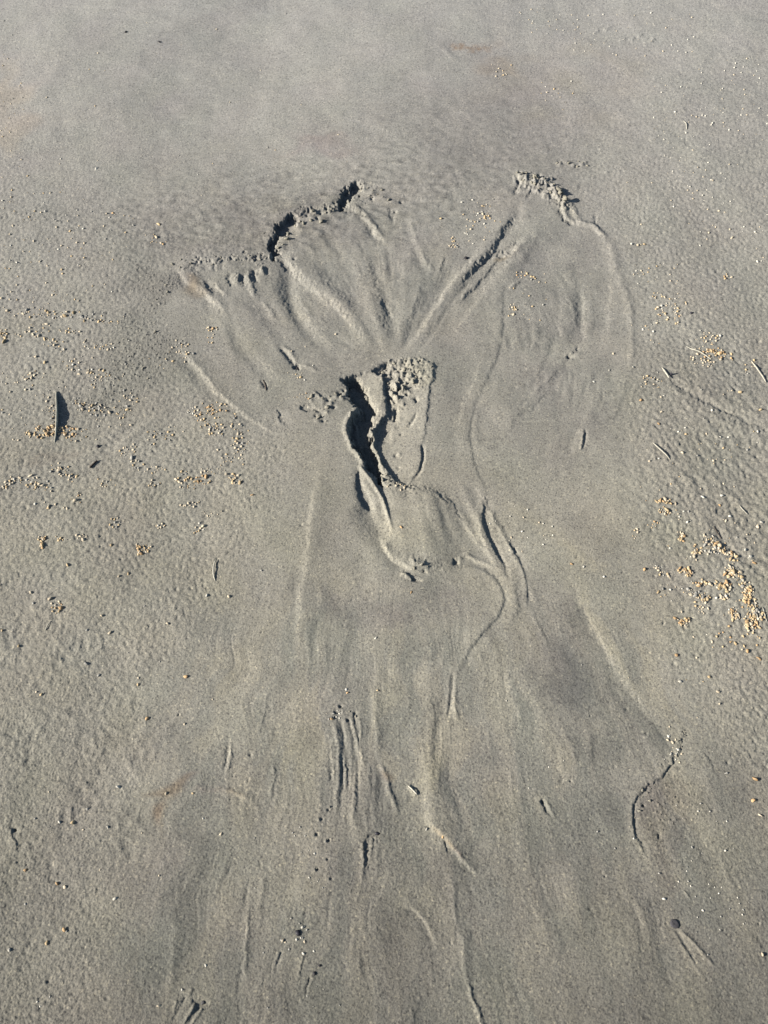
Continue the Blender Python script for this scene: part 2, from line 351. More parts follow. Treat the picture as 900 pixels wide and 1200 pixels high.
step([(543,661),(556,663),(570,668),(581,677),(589,690),(591,704),(587,717),(578,729),(566,741),(556,753),(549,764),(543,778),(536,792),(531,806)], -2.3, 1.7, 10, 9, .1, .3, .4)
ridge([(545,661),(560,664),(574,671),(586,684),(591,702),(585,720),(570,737),(556,752)], -0.5, 1.6, 1.6, .15, .4, .3)
# rills running down to the right
step([(520,575),(527,586),(534,597),(540,607),(547,616)], -2.6, 1.4, 6, 4, .3, .3); ridge([(526,580),(536,596),(545,610),(556,628),(566,645)], 1.2, 2.5, 3)
ridge([(508,577),(516,584),(524,592)], 1.3, 1.6, 1.6); ridge([(540,560),(546,580),(556,610),(566,635)], 1.0, 4, 5)
step([(565,584),(568,594),(567,606),(568,618),(573,630),(580,643),(586,654),(592,664)], -4.6, 1.3, 6, 5, .12, .25, .4)
step([(570,581),(572,592),(577,603),(584,616),(590,628)], -2.4, 1.2, 4, 5, .1, .3)
ridge([(574,590),(579,605),(588,622),(600,645),(606,668)], 1.6, 2.6, 2.2, .15, .3)
ridge([(560,588),(562,612),(568,635),(580,658),(592,676)], 1.6, 3.0, 2.5, .2, .3)
step([(590,628),(600,642),(608,655),(614,670),(618,688),(619,712)], -2.6, 1.2, 5, 5, .15, .15, .3)
ridge([(577,632),(584,645),(592,660),(600,682)], -1.4, 2, 2); ridge([(602,640),(604,647),(600,651)], -2, 1.3, 1.3)
ridge([(610,660),(622,690),(628,704)], .9, 2, 3); ridge([(585,670),(598,690),(602,715),(596,740)], 1.4, 8, 8)
# ---------------------------------------------------------------- right arm of the fan
GAIN = 1.15
for (a, b, h, r) in [(610,207,5,3.5),(618,210,5,4.5),(626,214,6,4),(634,213,4,4),(641,217,5,4.5),(648,224,4,4.5),(655,229,4.5,4),(661,238,4,5),(640,228,3,3.5),(630,222,3,3.5)]:
    blob(a, b, h * .8, r, r * .8)
w_, m, sd = polymask([(603,205),(612,202),(632,208),(648,214),(660,226),(668,240),(660,246),(650,236),(634,228),(614,220),(606,214)], 2.4, 1.2)
H[w_] += m * (0.8 + 2.9 * crumb[w_])
for (a, b) in [(627,211),(637,217),(644,219),(613,211),(618,220),(632,206),(609,202)]: blob(a, b, -6, 1.9, 1.6)
ridge([(604,203),(608,212),(606,222),(602,230)], -2.6, 1.8, 1.6); step([(616,216),(620,224),(614,232)], -3, 1.3, 4, 4)
ridge([(676,263),(664,256),(658,248),(656,238),(648,232),(636,228)], -3.6, 1.5, 1.7, .15, .3, .9)
ridge([(664,230),(670,240),(676,250),(680,258)], 2.2, 2.6, 2.2); ridge([(656,238),(662,250),(672,258)], 2.5, 3, 3)
ridge([(676,259),(686,260),(696,264),(704,270),(712,279)], 3.6, 2.2, 2.2, .1, .25, .4)
ridge([(712,279),(720,296),(725,320),(736,350),(742,385)], .9, 3.5, 3.5, .1, .4); ridge([(697,248),(699,262)], -1.4, 1.5, 1.5)
for (a, b, h, r) in [(656,192,3.5,3),(664,190,3,3),(672,193,2.5,3),(682,193,3.5,3.4),(686,190,2.5,2.5),(711,202,2.5,2),(676,218,1.5,3)]:
    blob(a, b, h, r * .9, r * .6)
blob(655, 190, -5, 1.2, 1); blob(675, 195, -3, 1.5, 1)
step([(607,249),(601,257),(594,263),(588,271),(583,280),(578,288),(573,297),(566,304),(560,312),(552,320),(547,328)], -3.6, 3.2, 11, 13, .12, .25, .9)
ridge([(607,250),(598,262),(589,270),(583,282),(574,297),(562,309),(549,324),(540,340)], -1.8, 3.0, 3.2, .1, .3, .8)
pit([(568,299),(574,297),(568,305),(558,314),(550,322),(546,325),(552,315),(560,306)], -2.6, 2.2, 1.2)
ridge([(590,268),(582,282),(575,295)], 1.4, 2, 2)
step([(606,252),(590,272),(577,288),(560,308),(546,326),(533,342),(520,360),(508,380)], -4.4, 5, 14, 18, .1, .4, .5)
step([(622,276),(604,292),(590,308),(574,330),(556,354),(538,380),(520,402)], 3.0, 5, 14, 14, .15, .4, .5)
step([(636,262),(626,285),(610,312),(602,340)], -1.8, 5, 12, 14, .2, .4, .6)
step([(608,232),(612,250),(616,268)], 2.0, 4, 10, 10, .2, .4); step([(700,270),(712,292),(716,330),(712,380),(700,430)], 1.6, 4, 14, 12, .15, .35)
step([(668,300),(674,330),(674,370),(668,408)], -1.6, 4, 12, 12, .2, .3); step([(656,330),(658,360),(654,390),(646,420)], 1.4, 3, 9, 9, .2, .3)
step([(640,380),(644,400),(636,430),(620,456)], -1.4, 2.5, 8, 8, .2, .3); step([(664,420),(648,444),(628,468),(604,492),(590,520)], -1.8, 2.6, 10, 10, .2, .3)
step([(700,440),(690,480),(672,520),(650,548)], 1.6, 5, 14, 14, .25, .3); step([(570,400),(556,440),(542,480),(538,520),(545,560)], 1.5, 4, 12, 12, .25, .3)
step([(567,290),(556,300),(546,311),(534,324),(522,340),(510,358),(498,378),(486,394),(476,410),(468,420)], 4.2, 3.0, 11, 10, .12, .3, .5)
ridge([(540,300),(524,320),(508,345),(494,370)], -1.2, 6, 6)
step([(588,299),(580,306),(573,315),(564,325),(556,334),(546,344),(538,352)], -2.8, 1.2, 5, 5, .15, .3, .6)
ridge([(560,325),(545,342),(532,355)], 1.4, 2.5, 2.5)
w_, m, sd = polymask([(582,297),(586,290),(596,286),(608,279),(606,287),(598,293),(588,298)], 1.8, .9)
H[w_] += m * (-3.6 + 1.0 * crumb[w_])
ridge([(622,275),(612,284),(602,294),(592,300)], 2.2, 2.5, 3); ridge([(620,290),(605,305),(590,320)], .8, 5, 5)
ridge([(598,336),(603,330),(611,327)], 1.8, 1.5, 1.5, .2, .2)
ridge([(614,300),(600,318),(592,340),(590,365),(590,390),(584,415),(574,438),(564,458),(556,478),(552,500),(553,525),(560,552),(574,580)], -.35, 1.6, 1.6, .2, .15, .6)
step([(600,318),(592,340),(590,365),(590,390),(584,415),(574,438),(564,458),(556,478),(552,500),(553,525),(560,552),(574,580)], -1.2, 1.8, 10, 8, .2, .15, .5)
ridge([(586,372),(582,398)], .8, 4, 3); ridge([(560,470),(557,500),(560,530)], .9, 4, 4)
step([(684,338),(686,360),(685,382),(684,402)], 0.0, 2, 8, 8); ridge([(680,338),(682,360),(682,384),(680,402)], -1.7, 5, 3); ridge([(690,345),(692,370),(690,395)], 1.2, 5, 5)
step([(666,418),(672,411),(680,407)], 3.5, 1.3, 5, 4, .05, .3); blob(667, 417, -4.5, 2.4, 2); blob(676, 414, 2.5, 5, 3)
for p in [[(655,432),(642,446),(630,458),(620,468)],[(622,462),(612,472),(604,478)],[(646,455),(632,470),(618,484)],[(606,452),(614,448)],[(612,436),(620,430)],[(620,408),(628,400),(632,408)]]:
    step(p, -1.5, 1.2, 4, 4, .2, .3, .7)
ridge([(683,503),(682,516),(680,530)], 1.6, 1.5, 1.5); ridge([(686,503),(685,516),(683,528)], -1.4, 1.4, 1.4)
step([(736,440),(732,460),(724,480),(718,500)], -1.0, 2, 8, 8); ridge([(738,350),(741,380),(740,420),(734,455)], .9, 3, 3)
ridge([(655,470),(640,505),(650,545)], -.8, 20, 20)
GAIN = 1.0
# rills across the right margin
for (p, h, w0) in [([(782,440),(796,455),(816,468),(838,478),(862,488),(884,498),(906,510)], -1.9, 2.2),([(790,436),(812,454),(836,468),(862,478),(905,494)], .9, 3),([(800,462),(830,484),(866,504),(905,520)], 1.2, 5),
                  ([(790,446),(800,470),(826,500),(850,516)], .8, 4),([(836,622),(852,640),(874,656),(900,680)], -1.5, 3.5),([(812,566),(836,590),(870,604),(904,628)], -.9, 4),([(830,560),(860,585),(900,600)], .9, 4)]:
    ridge(p, h, w0, w0, .1, .2, 1.0)
for k_ in range(46):
    q_ = random.Random(1200 + k_); th_ = q_.uniform(-62, 40); r0 = q_.uniform(70, 190); L_ = q_.uniform(14, 46); t_ = R(th_)
    c0 = (468 + r0 * math.sin(t_), 440 - r0 * math.cos(t_)); c1 = (468 + (r0 - L_ * .5) * math.sin(t_ + .02), 440 - (r0 - L_ * .5) * math.cos(t_ + .02)); c2 = (468 + (r0 - L_) * math.sin(t_ + q_.uniform(-.04, .04)), 440 - (r0 - L_) * math.cos(t_))
    ridge([c0, c1, c2], q_.choice([-1, 1]) * q_.uniform(.3, .9), q_.uniform(1.2, 3.5), None, .3, .5, .5)
for k_ in range(26):
    q_ = random.Random(1300 + k_); t_ = R(q_.uniform(20, 100)); rr0 = q_.uniform(150, 255); t2 = t_ + q_.uniform(.08, .25)
    f_ = lambda t: (480 + rr0 * .92 * math.sin(t), 440 - rr0 * .85 * math.cos(t))
    ridge([f_(t_), f_((t_ + t2) / 2), f_(t2)], q_.choice([-1, .8]) * q_.uniform(.3, .8), q_.uniform(1.2, 3), None, .3, .5, .6)
# ---------------------------------------------------------------- the long run-out
GAIN = .78
ridge([(378,548),(370,590),(364,630),(359,670),(354,710),(351,742),(356,762)], 2.6, 4, 14, .2, .2, .5)
ridge([(352,640),(345,690),(343,740)], -.8, 8, 6)
H += -2.2 * zone(405, 690, 34, 60) - 1.2 * zone(470, 715, 80, 22)
ridge([(395,828),(398,845),(402,862),(403,880),(402,900),(402,925),(399,950)], -1.5, 2.2, 1.8, .05, .4, .4); ridge([(391,845),(396,870),(397,900),(395,935),(392,960)], 1.6, 2, 2.2, .1, .3, .4)
ridge([(408,843),(413,858),(416,878),(419,900),(420,925),(417,955)], -1.4, 1.8, 1.6, .05, .4, .4); ridge([(411,842),(417,860),(422,880),(428,900)], 1.8, 1.5, 1.8, .1, .3, .4)
ridge([(415,835),(417,850)], -1.8, 1.3, 1.3); ridge([(414,900),(415,930),(414,960),(416,980)], 1.4, 2.2, 2.4, .2, .3)
for k_ in range(16):
    q_ = random.Random(800 + k_); a_ = q_.uniform(385, 425); b_ = q_.uniform(835, 900); L_ = q_.uniform(30, 90); dx = q_.uniform(-6, 6)
    ridge([(a_, b_), (a_ + dx * .3 + 2, b_ + L_ * .5), (a_ + dx, b_ + L_)], q_.choice([-1.1, .9, -.8]), q_.uniform(.9, 1.6), None, .2, .5, .4)
for k_ in range(70):
    q_ = random.Random(900 + k_); b_ = q_.uniform(760, 1190); a_ = q_.gauss(440, 70 + (b_ - 760) * .14); L_ = q_.uniform(14, 70); sl_ = (a_ - 470) / (b_ - 120) * L_
    ridge([(a_, b_), (a_ + sl_ * .5 + q_.uniform(-.8, .8), b_ + L_ * .5), (a_ + sl_, b_ + L_)], q_.choice([-1, .8, .6]) * q_.uniform(.3, 1.0), q_.uniform(.9, 2.6), None, .3, .5, .4)
for (a, b, h) in [(399,828,-3.5),(392,841,-2.5),(408,844,-4),(416,836,-2.5),(393,835,-2),(385,985,-4),(371,978,-3),(372,1019,-3.5),(384,1007,-2),(377,960,-2.5),(388,1030,-2),(385,949,-2)]:
    blob(a, b, h, 1.9, 1.6); blob(a - 3, b + 1, -h * .4, 2, 2)
ridge([(438,800),(440,830),(442,860),(443,890)], 1.5, 3.5, 4, .2, .2); ridge([(446,895),(451,906),(455,920),(461,938),(467,957)], 2.4, 2.6, 2, .1, .25, .3)
step([(436,898),(434,910),(433,924)], -2.0, 1.4, 5, 4); H += -1.4 * zone(444, 918, 9, 26)
ridge([(426,986),(426,1000),(426,1015),(424,1035)], 2.6, 2, 2, .1, .4); 
w_, m, sd = polymask([(429,985),(436,976),(443,974),(442,984),(436,992),(432,1004),(427,1020),(427,1004)], 1.8, 1.0); H[w_] += -1.8 * m
ridge([(436,980),(435,995),(431,1012)], 2.2, 1.4, 1.4, .1, .4); ridge([(420,1010),(416,1060),(414,1100)], -1.0, 4, 4)
ridge([(530,786),(531,800),(529,818),(527,832),(524,846)], -2.6, 2.2, 1.8, .15, .25, .3); ridge([(533,800),(534,825),(536,845)], 1.6, 2, 2)
ridge([(524,780),(520,815),(516,850),(512,885),(513,915)], -1.4, 5, 4); ridge([(505,780),(503,830)], 1.0, 8, 6)
step([(500,905),(498,935),(500,962),(512,982),(524,1002)], 2.6, 5, 14, 14, .3, .2); step([(524,900),(530,935),(540,968),(552,1000)], -2.8, 5, 12, 14, .3, .2)
ridge([(505,860),(504,900),(506,935),(509,962),(520,975)], 2.8, 8, 10, .3, .2, .5); ridge([(478,920),(484,927),(489,932)], 2.8, 1.6, 1.4, .1, .1)
step([(484,930),(480,935),(477,943)], -1.8, 1.5, 4, 4)
step([(500,966),(508,970),(516,977),(524,985),(532,995),(538,1004),(545,1012),(553,1020),(562,1029)], 4.6, 1.5, 9, 14, .08, .2, .4)
ridge([(504,968),(516,977),(526,988),(534,999),(541,1008),(550,1016),(560,1026)], 1.2, 1.2, 1.8, .1, .15, .4)
ridge([(536,1000),(540,1008),(543,1018)], 1.6, 1.5, 2); ridge([(520,984),(524,992),(528,1001)], -1.8, 1.2, 1.2, .1, .3)
step([(498,970),(492,974),(485,981)], -1.8, 1.3, 4, 4); H += 1.5 * zone(512, 930, 20, 50)
ridge([(524,940),(533,965),(542,990),(550,1006)], -1.3, 5, 6)
ridge([(532,1030),(533,1060),(534,1082)], 1.1, 2, 2); ridge([(518,1020),(524,1060)], -.8, 4, 4)
step([(470,1062),(480,1065),(490,1071),(497,1080),(503,1090),(508,1100),(511,1112)], 3.0, 1.3, 8, 9, .15, .2, .4); ridge([(480,1065),(490,1071),(500,1086),(509,1103)], .6, 1.2, 2)
step([(440,1088),(448,1088),(455,1094)], 1.6, 1.3, 6, 5); ridge([(545,1088),(544,1108),(544,1130),(548,1152)], 1.6, 3, 4.5, .2, .1); ridge([(546,1145),(552,1165),(558,1182),(565,1200),(570,1215)], 2.8, 1.8, 2.4, .2, .2)
# left foot of the run-out
ridge([(268,866),(266,884),(263,905)], -2.0, 2, 1.6); ridge([(271,870),(270,890),(264,912)], 1.6, 2, 1.6); ridge([(323,893),(320,915),(316,940)], 1.5, 1.8, 1.8)
ridge([(175,800),(170,840),(165,880)], .8, 5, 5); ridge([(140,888),(155,900),(166,914)], 1.4, 4, 5)
H += -1.1 * zone(238, 985, 15, 52, 6)
ridge([(188,930),(215,923),(245,925),(275,929),(293,937),(302,950),(305,975)], 1.5, 2.6, 3, .1, .3, .8)
ridge([(292,1060),(291,1085),(288,1120),(289,1150)], 1.7, 2, 2.4, .2, .3); ridge([(208,1075),(204,1120),(198,1180)], 1.4, 4, 5); ridge([(310,1020),(305,1060),(303,1090)], 1.2, 3, 3)
pit([(226,1172),(234,1170),(243,1174),(242,1180),(234,1184),(230,1182)], -2.0, 2.0, .6)
for (p, h) in [([(231,1176),(222,1188),(212,1204)], 2.6),([(238,1182),(230,1192),(222,1206)], 2.2),([(218,1168),(210,1184),(202,1200)], -2.2),([(226,1158),(220,1170)], 1.5),([(214,1174),(206,1194)],1.3),([(208,1172),(203,1190)], 1.2)]:
    ridge(p, h, 1.8, 1.8, .05, .4, .3)
ridge([(235,1180),(226,1192),(217,1206)], -1.3, 3, 3, .05, .3)
for (a, b, e, f, h) in [(331,1115,322,1140,-1.8),(356,1120,348,1150,1.6),(364,1146,357,1170,-2.2),(368,1140,361,1166,1.0),(309,1148,300,1162,1.2),(344,1063,342,1080,-1)]:
    ridge([(a, b), ((a + e) / 2 - .3, (b + f) / 2), (e, f)], h, 1.5, 1.5, .05, .5, .4)
# right foot
step([(805,852),(801,862),(797,874),(793,884)], -3.0, 1.3, 6, 5, .1, .1, .9)
step([(788,882),(790,890),(789,896),(783,900),(779,908),(772,916),(764,920),(756,924),(749,932),(745,942),(742,956),(743,970),(748,984),(752,996),(760,1008)], -3.4, 1.2, 7, 6, .05, .2, .7)
ridge([(788,884),(790,890),(789,896),(783,901),(777,910),(766,919),(756,924),(748,933),(744,946),(743,964),(746,980),(752,997)], -1.8, 1.3, 1.3, .05, .2, .7)
step([(758,835),(772,858),(784,878),(790,890)], -1.4, 2.4, 9, 9, .4, .1, .5)
step([(824,880),(831,892),(838,907)], -2.0, 1.2, 5, 4); ridge([(773,975),(772,985)], -3, 1.4, 1.4); blob(754, 944, -5, 1.8, 1.4)
ridge([(830,900),(815,930),(800,960)], 1.2, 12, 12)
for (p, h) in [([(796,1092),(806,1100),(818,1113),(828,1124),(838,1134)], 2.0),([(790,1088),(798,1102),(806,1114),(816,1130)], -1.3),([(790,1090),(798,1108),(810,1125),(822,1146)], .8)]:
    ridge(p, h, 1.7, 1.8, .1, .15, .3)
ridge([(636,938),(640,948),(645,957)], -2.6, 1.5, 1.5, .0, .4); ridge([(640,938),(646,950),(652,962)], 1.7, 1.6, 1.8, .1, .4)
blob(636, 940, -4, 1.8, 2.2); step([(880,1095),(888,1104),(898,1114)], -1.5, 1.4, 4, 4); ridge([(798,1044),(804,1048),(808,1056)], 1.6, 1.3, 1.3)
ridge([(680,690),(700,745),(725,795),(752,832),(770,856)], -1.6, 18, 6, .2, .1, .8)
step([(664,664),(682,704),(704,750),(728,792),(754,828),(778,862)], 1.6, 2.2, 14, 12, .2, .1, .8)
ridge([(690,850),(692,875),(688,900)], 1.0, 4, 3); ridge([(660,905),(656,920)], -1.2, 1.5, 1.5); ridge([(655,885),(662,905)], 1.0, 3, 3)
for k_ in range(90):
    q_ = random.Random(2000 + k_); a_, b_ = q_.choice([(q_.uniform(0, 330), q_.uniform(520, 1190)), (q_.uniform(720, 900), q_.uniform(250, 1190)), (q_.uniform(350, 860), q_.uniform(600, 1190))])
    rd = q_.uniform(1.0, 2.6); blob(a_, b_, -q_.uniform(.5, 2.2), rd, rd * q_.uniform(.6, 1), q_.uniform(0, 180)); blob(a_ + rd * 1.3, b_, q_.uniform(.2, .8), rd, rd)
# drag marks outside the fan on the left
ridge([(235,452),(215,466),(190,480),(168,492),(148,506),(132,520),(122,532)], -1.3, 4, 4, .15, .1, .5); ridge([(232,460),(208,472),(184,487),(164,502),(146,518),(134,530)], 1.2, 3, 2.5, .2, .2, .5)
ridge([(22,545),(45,540),(75,535),(108,529)], -1.6, 4.5, 6, .05, .05, .3)
step([(8,965),(14,975),(18,990),(22,1000)], -2.4, 1.6, 6, 5, .1, .2, 1.2); blob(17, 972, -4, 3, 2.4); ridge([(4,1000),(12,1014)], 1.5, 3, 3)
ridge([(520,56),(528,66),(540,72)], 1.3, 2.5, 2.5); ridge([(548,50),(600,48),(650,46),(700,60),(740,85),(764,110)], .9, 7, 7, .1, .2)
for (a, b) in [(700,36),(712,33),(730,46),(742,45),(758,50),(764,48),(750,42)]: ridge([(a - 4, b + 1), (a + 3, b - 2)], 2.2, 1.3, 1.3, .1, .1)
ridge([(80,186),(95,182),(110,180)], 1.3, 2.2, 2.2)

GAIN = 1.0
# ---------------------------------------------------------------- the sand's colour: dry and damp patches, shelly and dark grains, some painted light and shade
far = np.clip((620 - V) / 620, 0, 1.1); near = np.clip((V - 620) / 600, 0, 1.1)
T *= (1 + .26 * np.clip((500 - V) / 500, 0, 1.2) ** 1.3 - .34 * np.clip((V - 815) / 385, 0, 1.2) - .02 * near)[..., None]  # lighter towards the far edge, darker towards the near edge
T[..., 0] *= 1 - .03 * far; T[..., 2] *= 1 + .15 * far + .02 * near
T *= (1 + (.018 + .012 * np.clip(V / 500, 0, 1)) * nz(0.35, 61) + (.006 + .014 * np.clip(V / 500, 0, 1)) * nz(0.1, 62))[..., None] 
T[..., 0] *= 1 + .006 * nz(0.2, 63); T[..., 2] *= 1 + .010 * nz(0.16, 64)
T *= (1 + (.006 + .012 * np.clip(V / 400, 0, 1)) * nz(0.03, 67) + .015 * nz(0.012, 68))[..., None]
tint(zone(160, 415, 55, 70, 25), (.80, .81, .84)); tint(zone(195, 338, 34, 20), (.84, .84, .87)); tint(zone(430, 300, 300, 130), (.97, .965, .95))
tint(zone(280, 262, 190, 34, -3), (.90, .895, .90)); tint(zone(600, 160, 130, 70), (.90, .89, .90)); tint(zone(640, 100, 120, 50), (.98, .955, .93))  # first tint paints the shading band above the scarp darker
tline([(524,56),(540,55),(552,57),(560,56),(578,57)], 3.4, (.80, .64, .52), .8); tblob(588, 75, 26, 9, (1.0, .95, .90))
tblob(382, 172, 40, 10, (.95, .90, .90)); tint(zone(10, 130, 26, 60), (1.04, .98, .92))
tblob(222, 333, 16, 7, (.82, .74, .66), 35); tblob(196, 925, 26, 7, (.86, .76, .68), -8); tblob(192, 952, 9, 16, (.80, .68, .62), 10); tline([(220,925),(260,926),(290,934)], 4, (1.05, .99, .93))
def ptint(poly, soft, rgb, rag=2.0, k=.35):
    rgb = np.array(rgb); rgb = rgb ** 2.3 if rgb.mean() < 1 else rgb
    w_, m, sd = polymask(poly, soft, rag, m=soft * 4 + 4); tint(full(w_, m * np.clip(1 - k + k * np.clip(tw2[w_] + .6 * tw3[w_], -1, 1), 0, 1.2)), rgb)
ptint([(650,650),(668,690),(690,728),(712,765),(735,800),(757,832),(780,866),(788,890),(770,915),(745,935),(735,975),(700,960),(660,900),(640,840),(620,790),(600,750),(610,700)], 5, (.925, .925, .95))
ptint([(380,690),(410,700),(450,708),(490,700),(530,690),(550,700),(520,725),(470,735),(420,740),(385,725)], 6, (.93, .925, .96))
ptint([(676,700),(684,716),(706,756),(730,790),(754,824),(776,856),(788,884),(770,880),(742,840),(712,800),(688,760),(670,725)], 2.2, (.92, .93, .95), 1.6, .2)
ptint([(664,640),(700,664),(740,700),(772,760),(800,830),(812,860),(792,878),(776,852),(748,812),(722,775),(700,738),(684,700)], 4, (1.05, 1.045, 1.02))
ptint([(620,770),(650,760),(680,775),(690,810),(665,830),(640,820),(615,800)], 5, (.93, .93, .965))
ptint([(440,903),(455,915),(466,955),(440,975),(430,960),(433,920)], 3, (.94, .94, .97), 1.2)
ptint([(450,1075),(480,1068),(500,1090),(508,1115),(500,1170),(470,1210),(440,1200),(445,1130)], 4, (.94, .94, .955), 1.4)
ptint([(372,960),(430,955),(445,1000),(440,1060),(400,1080),(370,1040)], 8, (.955, .955, .97))
ptint([(196,322),(230,300),(300,296),(316,280),(326,258),(390,236),(400,222),(300,232),(220,262),(180,300)], 7, (.945, .94, .95), 3, .5)
ptint([(600,300),(640,262),(680,268),(700,300),(684,330),(684,400),(660,440),(620,420),(600,380)], 5, (.94, .94, .965))
ptint([(600,440),(680,425),(720,440),(715,500),(690,540),(640,560),(600,520)], 8, (.95, .95, .975))
ptint([(500,985),(545,1020),(560,1080),(520,1060),(500,1030)], 4, (.94, .94, .955), 1.4); ptint([(758,920),(790,900),(805,930),(800,990),(790,1040),(765,1020),(750,985),(745,950)], 4, (.93, .92, .935), 1.6)
ptint([(226,950),(246,955),(250,985),(244,1020),(234,1040),(230,1005),(226,970)], 6, (.965, .965, .975)); ptint([(640,1010),(700,1000),(760,1080),(790,1150),(800,1210),(720,1210),(680,1100)], 14, (.955, .955, .965))
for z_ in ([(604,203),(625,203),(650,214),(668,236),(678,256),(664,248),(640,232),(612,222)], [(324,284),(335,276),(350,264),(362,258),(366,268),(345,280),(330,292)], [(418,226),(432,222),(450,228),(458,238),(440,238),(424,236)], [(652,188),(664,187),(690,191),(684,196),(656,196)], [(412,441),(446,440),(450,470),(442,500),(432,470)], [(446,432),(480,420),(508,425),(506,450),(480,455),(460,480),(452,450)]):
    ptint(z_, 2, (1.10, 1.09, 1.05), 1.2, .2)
tint(zone(455, 712, 80, 16, -10), (.91, .925, .965)); tint(zone(655, 795, 34, 30), (.94, .945, .97)); tint(zone(700, 850, 60, 90, -30), (.95, .96, .985))
tint(zone(640, 465, 70, 60), (.95, .955, .985)); tint(zone(640, 330, 46, 60), (.93, .94, .97)); tint(zone(700, 980, 40, 50), (.95, .95, .96))
tint(zone(440, 920, 24, 40), (.88, .88, .92)); tint(zone(450, 985, 60, 40), (.93, .93, .95)); tint(zone(475, 1120, 34, 60), (.90, .90, .91)); tint(zone(620, 1010, 60, 60), (.94, .94, .96))
tint(zone(740, 1060, 40, 70, -30), (.92, .92, .92)); tint(zone(770, 965, 25, 60), (.86, .85, .86)); tint(zone(800, 935, 20, 46, -20), (1.07, 1.06, 1.0)); tint(zone(240, 990, 14, 45), (.94, .94, .96))
tint(zone(700, 740, 46, 90, -38), (1.06, 1.055, 1.03)); tint(zone(650, 770, 30, 20, -30), (.93, .93, .96)); tint(zone(720, 970, 14, 46, -20), (1.05, 1.05, 1.03)); tint(zone(590, 960, 20, 60), (.96, .96, .98))
tint(zone(640, 880, 28, 50), (1.05, 1.04, 1.01)); tint(zone(90, 500, 60, 16), (.95, .95, .95)); tline([(26,544),(60,536),(104,530)], 8, (.90, .86, .85), .4); tint(zone(150, 985, 60, 50), (.92, .91, .94)); tint(zone(400, 870, 120, 60), (1.03, 1.02, 1.0))
tint(zone(500, 615, 50, 50), (1.03, 1.03, 1.02)); tint(zone(480, 490, 24, 70), (1.04, 1.035, 1.02)); tint(zone(508, 905, 22, 50), (1.07, 1.06, 1.0)); tint(zone(300, 620, 60, 140), (1.0, 1.0, 1.0))  # first two tints paint the sunlit apron and mound body lighter
tline([(582,578),(600,592),(622,606),(645,622),(664,638),(684,656),(705,668),(735,690)], 7, (1.09, 1.07, 1.02)); tint(zone(595, 290, 12, 6, -30), (.80, .74, .66))
tline([(505,968),(520,982),(535,998),(545,1012)], 2.0, (1.0, .9, .8), .3); tint(zone(740, 470, 40, 60), (1.0, 1.0, .99)); tint(zone(452, 905, 10, 9), (.96, .88, .80))
tint(zone(600, 150, 60, 60), (.98, .98, .985)); tline([(500,66),(560,54),(620,48),(660,46)], 5, (1.04, 1.03, 1.01))
tline([(650,46),(700,58),(745,85),(770,120)], 12, (1.05, 1.03, 1.0)); tint(zone(385, 240, 60, 10), (1.02, 1.02, .98))
T *= (1 - .10 * np.clip(GRIT, 0, 1) * np.clip(.4 - gr, 0, 1))[..., None]
damp = nz(0.020, 81, .55, ax=.8, ay=1.5, x=X*.28, y=Y); shade_streak2 = nz(0.011, 82, .5, x=X*.4, y=Y)  # level streaks of shade painted into the colour, as relief shows none
T *= (1 - .045 * np.clip(ms, 0, 1) - .08 * np.clip(ms, 0, 1) * np.clip(damp, -1.0, 2) - .10 * np.clip(ms, 0, 1) * np.clip(shade_streak2 - .4, 0, 2))[..., None]
fl = flow(470, 120, 72, 9, 2.2, 1.0, np.ones_like(U)) + .7 * flow(470, 120, 73, 26, 3.5, 1.0, np.ones_like(U)) + .5 * tw2
for thr_, k_ in ((.35, .065), (1.1, .06)):
    e_ = np.clip((fl - thr_) / .16, 0, 1) * mb; T *= 1 - e_[..., None] * np.array([k_ * 1.25, k_ * 1.05, k_ * .45])
e_ = np.clip((-fl - .5) / .2, 0, 1) * mb; T *= 1 + e_[..., None] * np.array([.05, .044, .022])
fr = flow(470, 470, 74, 5, 2.2, 1.0, np.ones_like(U)) + .6 * flow(470, 470, 75, 14, 4, 1.0, np.ones_like(U)) + .5 * tw2
e_ = np.clip((fr - .4) / .3, 0, 1) * np.clip(mt, 0, 1) * rr_; T *= 1 - e_[..., None] * np.array([.07, .06, .03])
arc_ = samp(noise_tile(1024, 1, .6, 76, .125), np.hypot(U - 480, (V - 420) * .9) / 18 + tw1 * .3, np.arctan2(U - 480, V - 420) * 3, .125)
e_ = np.clip((arc_ - .3) / .3, 0, 1) * mr_; T *= 1 - e_[..., None] * np.array([.07, .06, .035])
tz_ = np.clip((330 - V) / 120, 0, 1); st_ = nz(0.03, 83, .6, x=X * .2, y=Y) + .6 * nz(0.014, 84, .5, x=X * .25, y=Y)
T *= (1 + .014 * st_ * tz_ - .05 * tz_ * np.clip(nz(0.008, 85, .4) - 1.9, 0, 1) + .07 * tz_ * np.clip(nz(0.008, 86, .4) - 2.0, 0, 1))[..., None]
strk = flow(470, 120, 65, 60, 4.0, .022, mb) + flow(470, 120, 67, 24, 3.0, .022, mb) + flow(470, 450, 66, 22, 2.5, .022, mt)
T *= (1 + strk)[..., None]
rb_ = T[..., 2] / T[..., 0]; base_ = np.median(rb_[(V > 400) & (V < 900)]); ex_ = np.clip(rb_ / (base_ * (1 + .12 * far)), 1, None)
T[..., 2] /= ex_ ** .62
Z = H / 1000.0
Z -= np.median(Z)

